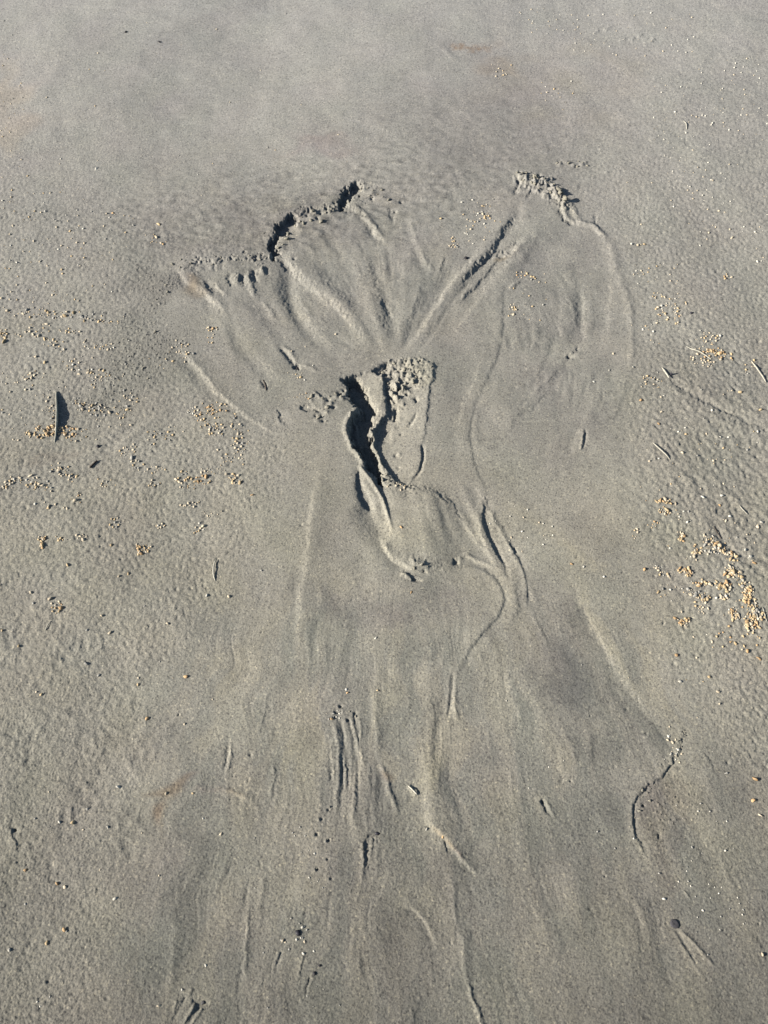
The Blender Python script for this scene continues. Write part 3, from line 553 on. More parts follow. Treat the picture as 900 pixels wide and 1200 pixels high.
def hz(u, v):
    """height of the sand at a place of the plan"""
    j = np.clip((u - UU[0]) / STEP, 0, NU - 2); i = np.clip((v - VV[0]) / STEP, 0, NV - 2)
    a, b = int(i), int(j); ti, tj = i - a, j - b
    return (Z[a, b] * (1 - tj) + Z[a, b + 1] * tj) * (1 - ti) + (Z[a + 1, b] * (1 - tj) + Z[a + 1, b + 1] * tj) * ti
def P(u, v, dz=0.0):
    x, y = xy_of(u, v); return Vector((float(x), float(y), hz(u, v) + dz))

# ---------------------------------------------------------------- materials
def sand_mat():
    m = bpy.data.materials.new('sand'); m.use_nodes = True; n = m.node_tree.nodes; l = m.node_tree.links; n.clear()
    out = n.new('ShaderNodeOutputMaterial'); b = n.new('ShaderNodeBsdfPrincipled'); l.new(b.outputs[0], out.inputs[0])
    tc = n.new('ShaderNodeTexCoord'); at = n.new('ShaderNodeAttribute'); at.attribute_name = 'tone'
    def noi(scale, det=2, rough=.6):
        q = n.new('ShaderNodeTexNoise'); q.inputs['Scale'].default_value = scale; q.inputs['Detail'].default_value = det; q.inputs['Roughness'].default_value = rough
        l.new(tc.outputs['Object'], q.inputs['Vector']); return q
    def ramp(src, stops):
        r = n.new('ShaderNodeValToRGB'); l.new(src, r.inputs[0])
        while len(r.color_ramp.elements) < len(stops): r.color_ramp.elements.new(.5)
        for e, (p, c) in zip(r.color_ramp.elements, stops): e.position = p; e.color = (*c, 1)
        return r
    def mul(a, bb, f=1.0):
        x = n.new('ShaderNodeMix'); x.data_type = 'RGBA'; x.blend_type = 'MULTIPLY'; x.inputs['Factor'].default_value = f
        l.new(a, x.inputs['A']); l.new(bb, x.inputs['B']); return x.outputs['Result']
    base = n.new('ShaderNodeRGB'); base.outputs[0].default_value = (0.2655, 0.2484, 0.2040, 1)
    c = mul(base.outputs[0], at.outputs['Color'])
    g1 = noi(420, 2); r1 = ramp(g1.outputs[0], [(.25, (.55, .56, .60)), (.5, (1, 1, 1)), (.78, (1.36, 1.34, 1.26))])
    g2 = noi(150, 3); r2 = ramp(g2.outputs[0], [(.3, (.90, .895, .885)), (.7, (1.09, 1.09, 1.09))])
    c = mul(c, r1.outputs[0]); c = mul(c, r2.outputs[0])
    vo = n.new('ShaderNodeTexVoronoi'); vo.inputs['Scale'].default_value = 380; l.new(tc.outputs['Object'], vo.inputs['Vector'])
    sp = n.new('ShaderNodeSeparateColor'); l.new(vo.outputs['Color'], sp.inputs[0])
    r3 = ramp(sp.outputs[0], [(0, (.55, .55, .58)), (.07, (.62, .62, .64)), (.10, (1, 1, 1)), (.95, (1, 1, 1)), (.98, (1.5, 1.46, 1.36))])
    c = mul(c, r3.outputs[0], .8)
    l.new(c, b.inputs['Base Color'])
    b.inputs['Roughness'].default_value = .88; b.inputs['Specular IOR Level'].default_value = .22
    bu = n.new('ShaderNodeBump'); bu.inputs['Strength'].default_value = .48; bu.inputs['Distance'].default_value = .0009
    l.new(g1.outputs[0], bu.inputs['Height'])
    bu2 = n.new('ShaderNodeBump'); bu2.inputs['Strength'].default_value = .42; bu2.inputs['Distance'].default_value = .0007
    g4 = noi(900, 1); l.new(g4.outputs[0], bu2.inputs['Height']); l.new(bu.outputs[0], bu2.inputs['Normal'])
    l.new(bu2.outputs[0], b.inputs['Normal'])
    return m
SAND = sand_mat()
def mat(name, col, rough=.6, var=.25, scale=300, bump=.3, spec=.3):
    m = bpy.data.materials.new(name); m.use_nodes = True; n = m.node_tree.nodes; l = m.node_tree.links
    b = n['Principled BSDF']; tc = n.new('ShaderNodeTexCoord'); q = n.new('ShaderNodeTexNoise'); q.inputs['Scale'].default_value = scale; q.inputs['Detail'].default_value = 4
    l.new(tc.outputs['Object'], q.inputs['Vector'])
    oi = n.new('ShaderNodeObjectInfo')
    r = n.new('ShaderNodeValToRGB'); l.new(q.outputs[0], r.inputs[0])
    r.color_ramp.elements[0].position = .3; r.color_ramp.elements[1].position = .72
    r.color_ramp.elements[0].color = (*[x * (1 - var) for x in col], 1); r.color_ramp.elements[1].color = (*[min(1, x * (1 + var)) for x in col], 1)
    hs = n.new('ShaderNodeHueSaturation'); l.new(r.outputs[0], hs.inputs['Color'])
    mp = n.new('ShaderNodeMapRange'); mp.inputs['To Min'].default_value = .7; mp.inputs['To Max'].default_value = 1.2; l.new(oi.outputs['Random'], mp.inputs['Value']); l.new(mp.outputs[0], hs.inputs['Value'])
    l.new(hs.outputs[0], b.inputs['Base Color']); b.inputs['Roughness'].default_value = rough; b.inputs['Specular IOR Level'].default_value = spec
    bp = n.new('ShaderNodeBump'); bp.inputs['Strength'].default_value = bump; bp.inputs['Distance'].default_value = .0008; l.new(q.outputs[0], bp.inputs['Height']); l.new(bp.outputs[0], b.inputs['Normal'])
    return m
M = dict(tan=mat('tan_shell', (.50, .375, .215)), orange=mat('orange_shell', (.47, .31, .16)), cream=mat('cream_shell', (.53, .445, .32)), white=mat('white_shell', (.60, .56, .47)),
         grey=mat('grey_shell', (.30, .285, .25)), dark=mat('dark_matter', (.045, .042, .045), .8), straw=mat('bleached_straw', (.46, .43, .35), .7, .2, 120), brown=mat('brown_stick', (.07, .055, .045), .8),
         leaf=mat('dry_leaf', (.52, .48, .38), .6, .2, 90), scrap=mat('damp_scrap', (.11, .105, .10), .8), pitted=mat('pitted_stone', (.085, .08, .085), .85, .85, 420, 1.0), wet=mat('wet_stone', (.035, .033, .04), .45))

# ---------------------------------------------------------------- sand mesh(es): one height field, the mound cut out along its outline as a thing of its own
def clean_mask(poly):
    w2, m2, s2 = polymask(poly, .5, 0); z = np.zeros_like(U, bool); z[w2] = s2 > 0; return z
MOUND = [(410,441),(424,434),(438,434),(450,425),(460,420),(480,417),(500,418),(511,424),(512,440),(508,460),(505,480),(501,500),(499,520),(498,542),(494,558),(488,570),(484,578),(468,578),(452,573),(445,560),(440,545),(435,528),(431,512),(433,500),(437,492),(435,480),(428,466),(420,455)]
mm = clean_mask(MOUND); cellm = mm[:-1, :-1]

def build_sand():
    # extend the survey grid outwards so the beach reaches the horizon
    xs_out = np.array([1.25, 1.7, 2.5, 4, 8, 20, 60])
    rows = []
    half = X[:, -1].copy()
    def ext(xrow, zrow, trow):
        lo = xrow[0]; hi = xrow[-1]
        l_ = lo * xs_out[::-1]; r_ = hi * xs_out
        k = len(xs_out)
        fz = np.linspace(1, 0, k) ** 2
        return (np.r_[l_, xrow, r_], np.r_[zrow[0] * fz[::-1], zrow, zrow[-1] * fz], np.vstack([np.repeat(trow[:1], k, 0), trow, np.repeat(trow[-1:], k, 0)]))
    yf = Y[0, 0]; yn = Y[-1, 0]
    far_y = yf + np.array([.3, .9, 2, 5, 12, 40, 120, 500]); near_y = yn - np.array([.15, .4, 1, 3, 10, 60, 300])
    PX, PY, PZ, PT = [], [], [], []
    for y in far_y[::-1]:
        s = min(y / yf, 60); a, b, c = ext(X[0] * s, Z[0] * .2, T[0]); PX.append(a); PY.append(np.full_like(a, y)); PZ.append(b); PT.append(c)
    for i in range(NV):
        a, b, c = ext(X[i], Z[i], T[i]); PX.append(a); PY.append(np.full_like(a, Y[i, 0])); PZ.append(b); PT.append(c)
    for y in near_y:
        a, b, c = ext(X[-1] * (1 + abs(y) * .5), Z[-1] * .2, T[-1]); PX.append(a); PY.append(np.full_like(a, y)); PZ.append(b); PT.append(c)
    PX = np.array(PX); PY = np.array(PY); PZ = np.array(PZ); PT = np.array(PT)
    nr, nc = PX.shape
    cm = np.zeros((nr - 1, nc - 1), bool); o_i, o_j = len(far_y), len(xs_out)
    cm[o_i:o_i + NV - 1, o_j:o_j + NU - 1] = cellm
    idx = np.arange(nr * nc).reshape(nr, nc)
    quad = np.stack([idx[1:, :-1], idx[1:, 1:], idx[:-1, 1:], idx[:-1, :-1]], -1)
    # analytic normals keep the shading continuous across the cut
    def make(name, sel, normals=False):
        q = quad[sel]; used = np.unique(q); remap = np.full(nr * nc, -1); remap[used] = np.arange(len(used)); q = remap[q]
        me = bpy.data.meshes.new(name); me.vertices.add(len(used)); me.loops.add(q.size); me.polygons.add(len(q))
        co = np.stack([PX.ravel()[used], PY.ravel()[used], PZ.ravel()[used]], -1)
        me.vertices.foreach_set('co', co.ravel().astype(np.float32))
        me.loops.foreach_set('vertex_index', q.ravel().astype(np.int32))
        me.polygons.foreach_set('loop_start', (np.arange(len(q)) * 4).astype(np.int32)); me.polygons.foreach_set('loop_total', np.full(len(q), 4, np.int32))
        me.polygons.foreach_set('use_smooth', np.ones(len(q), bool))
        me.update(calc_edges=True)
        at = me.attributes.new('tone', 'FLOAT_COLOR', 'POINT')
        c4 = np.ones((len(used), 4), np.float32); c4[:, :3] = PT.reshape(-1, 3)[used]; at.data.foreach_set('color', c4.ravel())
        me.materials.append(SAND)
        o = bpy.data.objects.new(name, me); C.objects.link(o); return o
    return make('sand', ~cm), make('sand_mound', cm)
ground, mound = build_sand()
ground['kind'] = 'structure'
def tag(o, label, cat, group=None, kind=None):
    o['label'] = label; o['category'] = cat
    if group: o['group'] = group
    if kind: o['kind'] = kind
    return o
tag(mound, 'long upright lump of pale damp sand with a crumbly top beside the deep dark gully', 'sand mound')

# ---------------------------------------------------------------- small things
def mesh_of(name, vs, fs, m, smooth=True):
    me = bpy.data.meshes.new(name); me.from_pydata([tuple(v) for v in vs], [], fs); me.materials.append(m)
    if smooth: me.polygons.foreach_set('use_smooth', np.ones(len(fs), bool))
    me.update(); return me
def ico(sub):
    import bmesh
    bm = bmesh.new(); bmesh.ops.create_icosphere(bm, subdivisions=sub, radius=1)
    bm.verts.ensure_lookup_table(); v = np.array([x.co[:] for x in bm.verts]); f = [[q.index for q in p.verts] for p in bm.faces]; bm.free(); return v, f
IV1, IF1 = ico(1); IV2, IF2 = ico(2)
def lump(seed, sx, sy, sz, rough=.3, sub=2):
    r = np.random.default_rng(seed); v = (IV2 if sub == 2 else IV1).copy()
    k = 1 + sum(rough * .5 * np.sin(v @ (r.standard_normal(3) * f_) + r.uniform(0, 6))[:, None] / (1 + q * .5) for q, f_ in enumerate((2.0, 3.2, 5.5)))
    return v * k * np.array([sx, sy, sz])
def shell_chip(seed):
    """a broken curved flake of shell, about 1 across"""
    r = np.random.default_rng(seed); n = 9; a0 = r.uniform(0, 6)
    top = []; bot = []
    rings = [(0.0, 1), (.55, n), (1.0, n)]
    vs = []; 
    rad = 1 + .28 * np.sin(np.arange(n) * r.uniform(1.2, 2.6) + a0) + r.uniform(-.12, .12, n); el = r.uniform(.6, .95)
    for side in (0, 1):
        for f, k in rings:
            for j in range(k):
                t = j / n * 2 * math.pi
                rr = f * rad[j] if k > 1 else 0
                vs.append((rr * math.cos(t), rr * math.sin(t) * el, .55 * (1 - (rr * .9) ** 2) - side * .22))
    fs = []
    for side in (0, 1):
        o = side * (1 + 2 * n)
        for j in range(n):
            a, b = o + 1 + j, o + 1 + (j + 1) % n; c, d_ = o + 1 + n + (j + 1) % n, o + 1 + n + j
            fs.append([o, a, b] if side == 0 else [o, b, a]); fs.append([a, d_, c, b] if side == 0 else [a, b, c, d_])
    for j in range(n):
        a, b = 1 + n + j, 1 + n + (j + 1) % n; fs.append([a, a + 1 + 2 * n, b + 1 + 2 * n, b])
    return np.array(vs), fs
def snail(seed):
    """a tiny whorled shell lying on its side, about 1 long radius"""
    vs, fs = [], []; n = 10; K = 9
    for k in range(K):
        t = k / (K - 1); rr = (.62 * (1 - t) ** .8 + .03) * (1 + .10 * math.cos(k * math.pi)); 
        if k == 0: rr *= .55
        for j in range(n):
            a = j / n * 2 * math.pi; vs.append((-1 + 2 * t, rr * math.cos(a), rr * math.sin(a) + .25))
    for k in range(K - 1):
        for j in range(n): fs.append([k * n + j, k * n + (j + 1) % n, (k + 1) * n + (j + 1) % n, (k + 1) * n + j])
    fs.append(list(range(n))[::-1]); fs.append([(K - 1) * n + j for j in range(n)])
    return np.array(vs), fs
SHAPES = []
for i in range(4): SHAPES.append(('chip', *shell_chip(100 + i)))
for i in range(4): SHAPES.append(('bead', lump(200 + i, 1, .78, .72, .34), IF2))
SHAPES.append(('whorl', *snail(1)))
COLN = ['tan', 'orange', 'cream', 'white', 'grey']
MESH = {}
for si, (kd, v, f) in enumerate(SHAPES):
    for c in COLN: MESH[si, c] = mesh_of('shell_fragment', v, f, M[c])

# patches of shell grains: (centre u, v, half-width, half-height, rotation, count, size px, colour mix, words)
PATCH = [
 (55,505,17,5,-6,60,1.75,'to','heaped against the curved dry leaf'),
 (837,415,20,6,8,56,1.8,'to','heaped between the two white straws'),
 (880,430,6,7,30,9,1.5,'tc','beside the end of the white straw at the edge'),
 (822,425,14,5,10,18,1.5,'cc','scattered just below the heap between straws'),
 (72,368,46,4,4,34,1.8,'tc','in the long row on rough sand'),
 (118,376,16,2.5,10,10,1.7,'tc','at the thin end of the long row'),
 (3,391,4,5,0,9,2.2,'tt','heaped at the very edge of the sand'),
 (40,386,20,6,-10,14,1.6,'cc','in loose pairs below the long row'),
 (62,401,14,4,20,12,1.7,'tc','in the little knot under the long row'),
 (80,388,10,3,0,8,1.6,'cc','in a short line under the row of shells'),
 (112,405,16,3,5,12,1.5,'cw','in a thin line near the dark gritty patch'),
 (38,436,14,5,-30,12,1.7,'tc','in the slanting line above the curved leaf'),
 (90,430,14,6,20,12,1.6,'cw','on greyer sand above and beside the leaf'),
 (115,443,10,8,30,14,1.6,'tc','in the round knot beyond the leaf shadow'),
 (103,477,14,5,10,20,1.7,'tc','in the band beside the leaf shadow'),
 (60,478,5,7,0,10,1.5,'tc','close against the front of the leaf'),
 (87,506,10,6,0,14,1.7,'to','behind the foot of the leaf'),
 (25,475,24,30,0,20,1.4,'cg','thinly strewn before the leaf'),
 (95,450,50,50,0,42,1.4,'gc','strewn over the greyish ground round the leaf'),
 (150,470,8,9,0,14,1.6,'tc','in the knot at the start of the drag mark'),
 (140,484,10,5,0,8,1.6,'tc','on the edge of the drag mark'),
 (190,425,10,8,0,8,1.5,'tc','on the tip of the pale curved edge line'),
 (215,412,10,6,40,16,1.5,'tc','where the pale curved edge line begins'),
 (250,392,5,9,0,10,1.5,'to','on the smooth left lobe'),
 (248,482,13,7,-20,26,1.6,'to','in the upper loop of the ring below the edge line'),
 (252,503,11,6,20,22,1.6,'tc','in the lower loop of the ring below the edge line'),
 (278,506,8,14,-10,20,1.6,'tc','down the right arm of the ring'),
 (228,482,7,4,0,8,1.4,'cw','beside the ring of shells'),
 (270,536,12,7,0,14,1.5,'tc','below the ring of shells'),
 (188,510,17,6,-12,16,1.6,'tc','in the shallow arc between drag mark and ring'),
 (150,530,10,6,-30,12,1.6,'tc','in the slanting pair below the drag mark'),
 (162,546,6,6,0,8,1.6,'tc','in the small knot under the slanting pair'),
 (182,550,10,3,5,8,1.5,'cc','in a short line beside the small knot'),
 (226,563,13,5,0,20,1.7,'to','in the orange cluster on plain sand'),
 (218,555,5,5,0,6,1.5,'tc','at the upper corner of the orange cluster'),
 (248,550,9,3,0,8,1.6,'tc','in the short line beside the orange cluster'),
 (275,559,6,4,20,14,1.8,'to','in the tight round cluster near the smooth fan'),
 (75,553,12,5,25,20,1.7,'tc','in the slanting line below the reddish smear'),
 (43,567,14,6,25,20,1.7,'tc','in the wavy row left of centre ground'),
 (8,568,7,4,-20,8,1.5,'cc','by the edge below the reddish smear'),
 (30,562,20,3,0,8,1.5,'cw','above the wavy row'),
 (60,592,14,3,8,6,1.6,'cw','in the sparse pairs below the wavy row'),
 (90,582,4,5,0,6,1.7,'to','in the small upright knot below the slanting line'),
 (122,566,10,4,0,7,1.6,'tc','beside the small stick'),
 (180,566,6,3,0,6,1.5,'tc','between the knot and the orange cluster'),
 (166,642,7,6,-30,18,1.9,'to','in the wedge-shaped knot on open sand'),
 (49,635,3,6,10,10,1.9,'to','in the upright little pile'),
 (71,631,6,3,0,6,1.6,'tc','next to the upright little pile'),
 (98,628,6,2.5,-5,8,1.7,'cc','in the short flat row'),
 (133,616,5,7,40,8,1.8,'tc','in the slanting trio'),
 (66,709,5,7,-40,12,2.0,'to','in the small fan-shaped pile near the pale twig'),
 (232,618,5,5,50,6,2.1,'tow','in the pair with one orange piece'),
 (188,614,6,2.5,0,7,1.5,'cw','in the thin flat line'),
 (225,590,8,2.5,0,7,1.6,'cc','below the orange cluster'),
 (248,600,8,4,0,5,1.4,'cc','right of the thin flat line'),
 (40,240,40,40,0,34,1.15,'cw','strewn thinly over the far rough sand'),
 (55,300,60,40,0,46,1.2,'cw','strewn below the far rough sand'),
 (80,280,60,24,0,26,1.25,'cg','strewn before the dark gritty patch'),
 (182,281,10,5,20,8,1.5,'to','in the tiny row near the fan head'),
 (45,350,50,8,0,12,1.4,'cc','above the long row'),
 (570,255,16,13,0,24,1.25,'twc','on the fan between the two arms'),
 (560,245,20,14,0,16,1.3,'tw','loose among the grains between the arms'),
 (532,284,6,6,30,14,1.35,'tc','in the tight knot between the arms'),
 (555,275,12,10,0,12,1.3,'cw','near the tight knot between the arms'),
 (603,360,5,5,0,16,1.5,'tc','in the pile at the end of the pale arc'),
 (618,345,22,28,0,22,1.4,'tc','loosely ringed round the pale arc'),
 (613,318,8,4,0,8,1.4,'to','above the pale arc'),
 (770,320,26,12,0,22,1.3,'cw','on the far side of the right lobe'),
 (785,354,15,10,0,26,1.45,'cw','in the pale scatter past the right lobe'),
 (772,345,6,4,0,5,1.5,'to','in the small orange knot past the lobe'),
 (794,370,5,8,0,10,1.5,'to','in the narrow orange column'),
 (779,370,7,4,0,6,1.4,'to','left of the narrow orange column'),
 (830,395,14,7,0,20,1.4,'cw','above the long white straw'),
 (748,285,10,2,0,4,1.5,'cw','in the pair near the lobe edge'),
 (851,324,5,3,0,7,1.5,'to','in the lone orange knot far out'),
 (765,448,14,9,0,26,1.3,'tc','under the leaning straw and its dark scrap'),
 (757,388,20,14,0,10,1.3,'cw','sparse beside the right lobe'),
 (830,500,60,40,0,26,1.4,'tcw','strewn over the rippled margin'),
 (820,540,70,36,0,20,1.4,'cw','strewn below the fine straw'),
 (775,590,14,3,3,20,1.8,'to','in the first row of the orange drift'),
 (778,602,8,4,20,10,1.8,'to','in the second row of the orange drift'),
 (792,606,12,4,25,8,1.6,'cw','beside the second row of the drift'),
 (764,617,7,3,0,7,1.6,'to','at the outer corner of the drift'),
 (745,627,3,5,0,6,1.5,'to','alone left of the drift'),
 (797,629,4,7,-20,16,1.9,'to','in the upright tuft of the drift'),
 (815,648,4,8,10,18,1.9,'to','in the second upright tuft'),
 (833,638,11,6,45,30,1.8,'tc','in the drift behind the dark crease'),
 (846,644,10,4,40,18,1.8,'to','along the dark crease'),
 (858,653,8,4,40,14,1.8,'to','at the tail of the dark crease'),
 (830,645,9,5,0,12,1.6,'cw','between the tufts and the crease'),
 (773,667,6,3,30,9,1.7,'cw','in the left pairs of the drift'),
 (779,674,6,2.5,25,9,1.6,'tc','under the left pairs of the drift'),
 (804,672,8,4,25,20,1.8,'to','in the middle bead row'),
 (826,684,12,3.5,6,22,1.8,'to','in the long bead row'),
 (848,687,9,6,20,34,1.9,'to','in the thick middle clump of the drift'),
 (858,672,10,6,20,34,1.9,'to','in the upper right clump of the drift'),
 (871,684,9,4,40,20,1.8,'tc','linking the clumps of the drift'),
 (877,693,6,6,0,24,2.0,'to','in the deep orange clump'),
 (818,698,15,4,18,44,1.9,'tc','in the slanting heap of the drift'),
 (848,700,8,4,10,18,1.7,'cw','below the thick middle clump'),
 (876,705,8,7,0,34,1.9,'to','below the deep orange clump'),
 (884,718,10,6,40,34,1.9,'tc','in the tail clump beside the straws'),
 (881,730,7,11,10,40,1.9,'to','in the last long clump by the straws'),
 (857,719,7,5,40,18,1.8,'to','in the small oval clump'),
 (823,713,5,7,-40,9,1.7,'cc','below the slanting heap'),
 (802,728,10,5,12,22,1.8,'to','in the lowest heap of the drift'),
 (864,720,5,6,0,8,1.6,'cw','beside the small oval clump'),
 (840,660,55,60,0,50,1.35,'cwg','loose single grains within the drift'),
 (775,695,6,4,30,4,2.0,'tc','in the single pair left of the heap'),
 (860,745,30,14,0,16,1.6,'to','trailing below the drift'),
 (800,800,70,60,0,10,1.5,'cw','sparse on the sand under the drift'),
 (740,40,70,24,0,40,.95,'wc','far off by the white ridges'),
 (650,25,40,16,0,36,.9,'wc','far off left of the white ridges'),
 (590,85,14,14,0,14,1.0,'cw','by the reddish far stain'),
 (655,110,20,16,0,14,.95,'cw','below the reddish far stain'),
 (790,130,30,40,0,40,1.0,'wc','in the far white sprinkle'),
 (860,110,40,40,0,50,1.0,'wc','in the farthest white sprinkle'),
 (840,180,60,40,0,40,1.05,'wc','beyond the crumbly right ridge'),
 (780,235,70,26,0,22,1.2,'wc','level with the crumbly right ridge'),
 (860,270,40,40,0,24,1.2,'wc','at the far edge of the rippled margin'),
 (10,120,14,60,0,26,1.0,'tc','on the reddish far corner'),
 (200,130,190,90,0,28,.9,'cg','single on the smooth far sand'),
 (393,835,8,8,0,8,1.3,'wg','at the head of the twin grooves'),
 (365,1000,22,40,0,16,1.3,'wg','beside the streaked run-out'),
 (345,1090,18,16,0,10,1.6,'wcg','round the wet dark scrap'),
 (350,1150,50,40,0,10,1.2,'wg','on the bottom run-out'),
 (790,875,6,22,-22,16,1.7,'wc','in the white line along the crack'),
 (740,960,110,80,0,16,1.2,'wg','thin over the lower right sand'),
 (820,1010,50,80,0,20,1.2,'wg','on the shelly lower right slope'),
 (845,1090,50,50,0,16,1.2,'wg','near the round dark stone'),
 (400,430,60,40,0,12,1.1,'wc','on the fan left of the mound'),
 (355,465,8,4,0,7,1.5,'toc','beside the twisted scraps'),
 (350,440,5,5,0,6,1.4,'tc','under the dark pit on the fan'),
 (470,570,14,4,0,8,1.6,'tc','caught in crumbs at the mound foot'),
 (612,620,34,22,35,20,1.1,'wc','along the pale speckled band'),
 (640,860,60,80,0,10,1.0,'wg','on the smooth lower run-out'),
 (100,760,120,60,0,14,1.5,'gct','thin on the leathery sand'),
 (110,900,110,110,0,10,1.5,'gc','on the lumpy sand'),
 (150,1080,140,90,0,14,1.3,'gw','over the near left corner'),
]
# single ones that can be told apart: u, v, size, colour, words
SINGLE = [
 (186,263,2.4,'tan','alone on smooth sand above the fan'),(132,249,1.9,'orange','alone on the far left sand'),(113,198,1.8,'white','alone, pale, on the far sand'),
 (44,1019,0,'tan',''),(29,1019,2.9,'orange','by the edge of the lumpy sand'),(66,1035,2.9,'orange','beside a paler fragment on near sand'),(75,1039,2.7,'cream','just beside an orange fragment on near sand'),
 (85,963,2.9,'tan','on the lumpy sand by a pale neighbour'),(69,963,2.0,'white','on the lumpy sand, pale'),(102,948,2.6,'grey','on the upper lumpy sand, half buried'),(139,922,2.9,'white','near the corner of the reddish mark'),
 (126,969,2.0,'white','alone below the lumpy sand'),(135,1053,2.8,'white','alone on near grey sand'),(75,1090,3.0,'orange','near the bottom, by a tan one'),(54,1105,3.0,'tan','near the bottom, below an orange one'),
 (10,1113,2.6,'white','at the edge near the bottom'),(187,1179,2.2,'cream','near the dark scrap trails'),(259,977,2.8,'cream','in the shallow dark hollow'),(195,930,2.0,'cream','on the reddish mark'),(226,930,1.9,'tan','on the pale edge line at the bottom'),
 (217,792,2.4,'orange','on smooth sand at the fan edge'),(172,841,2.4,'orange','alone under the leathery sand'),(161,801,2.2,'tan','by a small grey scrap'),(128,741,2.5,'cream','alone on leathery sand'),(100,777,2.5,'grey','dark-sided, on leathery sand'),
 (115,790,2.2,'grey','flat, on leathery sand'),(48,814,2.2,'tan','low on the leathery sand'),(22,757,2.3,'tan','close to the edge, on leathery sand'),(36,694,2.4,'cream','above the pale twig'),(119,721,2.4,'cream','in line below open sand'),
 (79,662,2.1,'tan','alone below the flat row'),(150,672,2.2,'tan','lower of two near the wedge-shaped knot'),(151,664,0,'tan',''),(139,675,2.4,'cream','under the wedge-shaped knot'),
 (242,697,2.3,'white','below the hooked twig'),(268,698,2.2,'cream','right of and below the hooked twig'),(196,730,2.3,'cream','right-hand side of leathery sand'),(306,668,1.7,'grey','on smooth fan sand'),
 (130,638,2.0,'tan','left of the wedge-shaped knot'),(295,580,2.2,'orange','at the edge of the smooth fan'),(470,619,1.9,'orange','alone on the smooth apron'),(482,694,2.2,'orange','alone below the starry crumb'),(440,748,1.8,'white','alone in the dark damp patch'),
 (514,958,0,'tan',''),(519,981,2.2,'orange','in the pale ridge low on the run-out'),(500,972,1.9,'white','at the fork of the pale ridge'),(406,808,2.0,'white','above the twin grooves'),(407,812,1.8,'orange','just above the twin grooves'),
 (442,809,1.8,'tan','on the long pale streak'),(389,843,1.8,'orange','beside the left groove head'),(356,1118,2.3,'white','at the head of a small trail'),(332,1102,2.6,'cream','left of the wet dark scrap'),(355,1087,2.6,'white','touching the wet dark scrap'),
 (777,1054,2.4,'white','above the round dark stone'),(850,907,2.8,'white','flat, on the slope by the short crease'),(884,913,3.0,'orange','largest on the lower right edge'),(882,938,2.8,'orange','lower on the right edge'),(890,955,2.4,'cream','lowest of three on the right edge'),
 (793,767,2.6,'orange','alone below the drift'),(798,798,2.5,'white','alone, pale, below the drift'),(831,793,2.6,'tan','middle of three below the drift'),(842,811,2.6,'cream','lowest of three below the drift'),(755,668,2.4,'orange','alone at left of the drift'),
 (862,754,2.6,'tan','first below the drift tail'),(876,763,2.8,'orange','second below the drift tail'),(889,772,2.6,'orange','last below the drift tail'),(893,1118,2.6,'cream','at the near right edge'),(879,845,0,'grey',''),
 (837,444,0,'tan',''),(866,461,2.5,'tan','tall, on the rippled margin'),(891,481,2.4,'tan','at the edge on the rippled margin'),(771,498,2.3,'orange','bright, above the fine straw'),(803,510,2.3,'tan','near the fine straw'),(751,470,2.2,'orange','left of the rippled margin'),
 (892,646,0,'tan',''),(883,660,2.5,'orange','alone right of the drift'),(873,645,2.4,'white','alone above right of the drift'),(879,653,2.4,'white','just above the lone orange fragment'),(843,593,2.3,'orange','alone above the drift'),
 (845,582,2.7,'white','largest, above the drift'),(822,584,2.4,'white','pale, above the drift'),(850,611,2.4,'cream','at the hairy pale straw'),(888,617,2.6,'cream','in the corner above the drift'),(893,612,2.4,'white','pale, in the corner above the drift'),
 (670,661,2.2,'orange','on the pale speckled band'),(684,664,2.0,'white','lower on the pale speckled band'),(708,676,1.9,'white','lowest on the pale speckled band'),(714,434,1.8,'white','alone on the right lobe'),(719,414,1.9,'cream','upper edge of the right lobe'),
 (742,431,1.9,'white','bright, left of the leaning straw'),(516,255,1.9,'tan','left of the grains between the arms'),(515,270,0,'tan',''),(696,448,1.7,'white','on the dark part of the right lobe'),(858,278,2.2,'cream','far out, pale'),(888,306,1.9,'white','farther out by the edge'),
]
EX = random.Random(3)
MIX = dict(t='tan', o='orange', c='cream', w='white', g='grey')
def mixcol(mx):
    k = EX.random(); cs = [MIX[x] for x in mx]
    if 'to' in mx: cs = ['tan', 'tan', 'tan', 'orange', 'orange', 'cream', 'cream'] + (['white'] if 'w' in mx or 'c' in mx else [])
    elif mx.startswith('c'): cs += ['tan', 'cream']
    elif mx.startswith('t'): cs += ['tan', 'cream', 'grey']
    return cs[int(k * len(cs))]
GR = []          # u, v, size px, colour, label, group, own
for (u, v, s, c, wd) in SINGLE:
    if s: GR.append((u, v, s * .93, c, f'{ {"tan":"tan","orange":"orange-brown","cream":"cream","white":"white","grey":"grey"}[c]} shell fragment {wd}', None))
for (u, v, a, b, rot, n, s, mx, wd) in PATCH:
    r = R(rot); pts = []; big = a > 13 and n < 60 and a * b > 250
    for _ in range(int(n * (1.45 if u < 300 and v < 660 else 1.1))):
        for tr in range(30):
            x, y = (EX.gauss(0, .66), EX.gauss(0, .66)) if not big else (EX.uniform(-1, 1), EX.uniform(-1, 1))
            if x * x + y * y > 1.7: continue
            x *= a * (1.3 if u < 300 else 1.05); y *= b * (1.35 if u < 300 else 1.05); q = (u + x * math.cos(r) - y * math.sin(r), v + x * math.sin(r) + y * math.cos(r))
            if n / (a * b) > .35 or all(math.hypot(q[0] - k[0], q[1] - k[1]) > s * 1.2 for k in pts): break
        pts.append(q); sz = s * (.5 + .95 * EX.random() ** 1.6); c = mixcol(mx)
        GR.append((q[0], q[1], sz, c, None, wd))
CW = {'tan': 'tan', 'orange': 'orange-brown', 'cream': 'cream', 'white': 'white', 'grey': 'grey'}
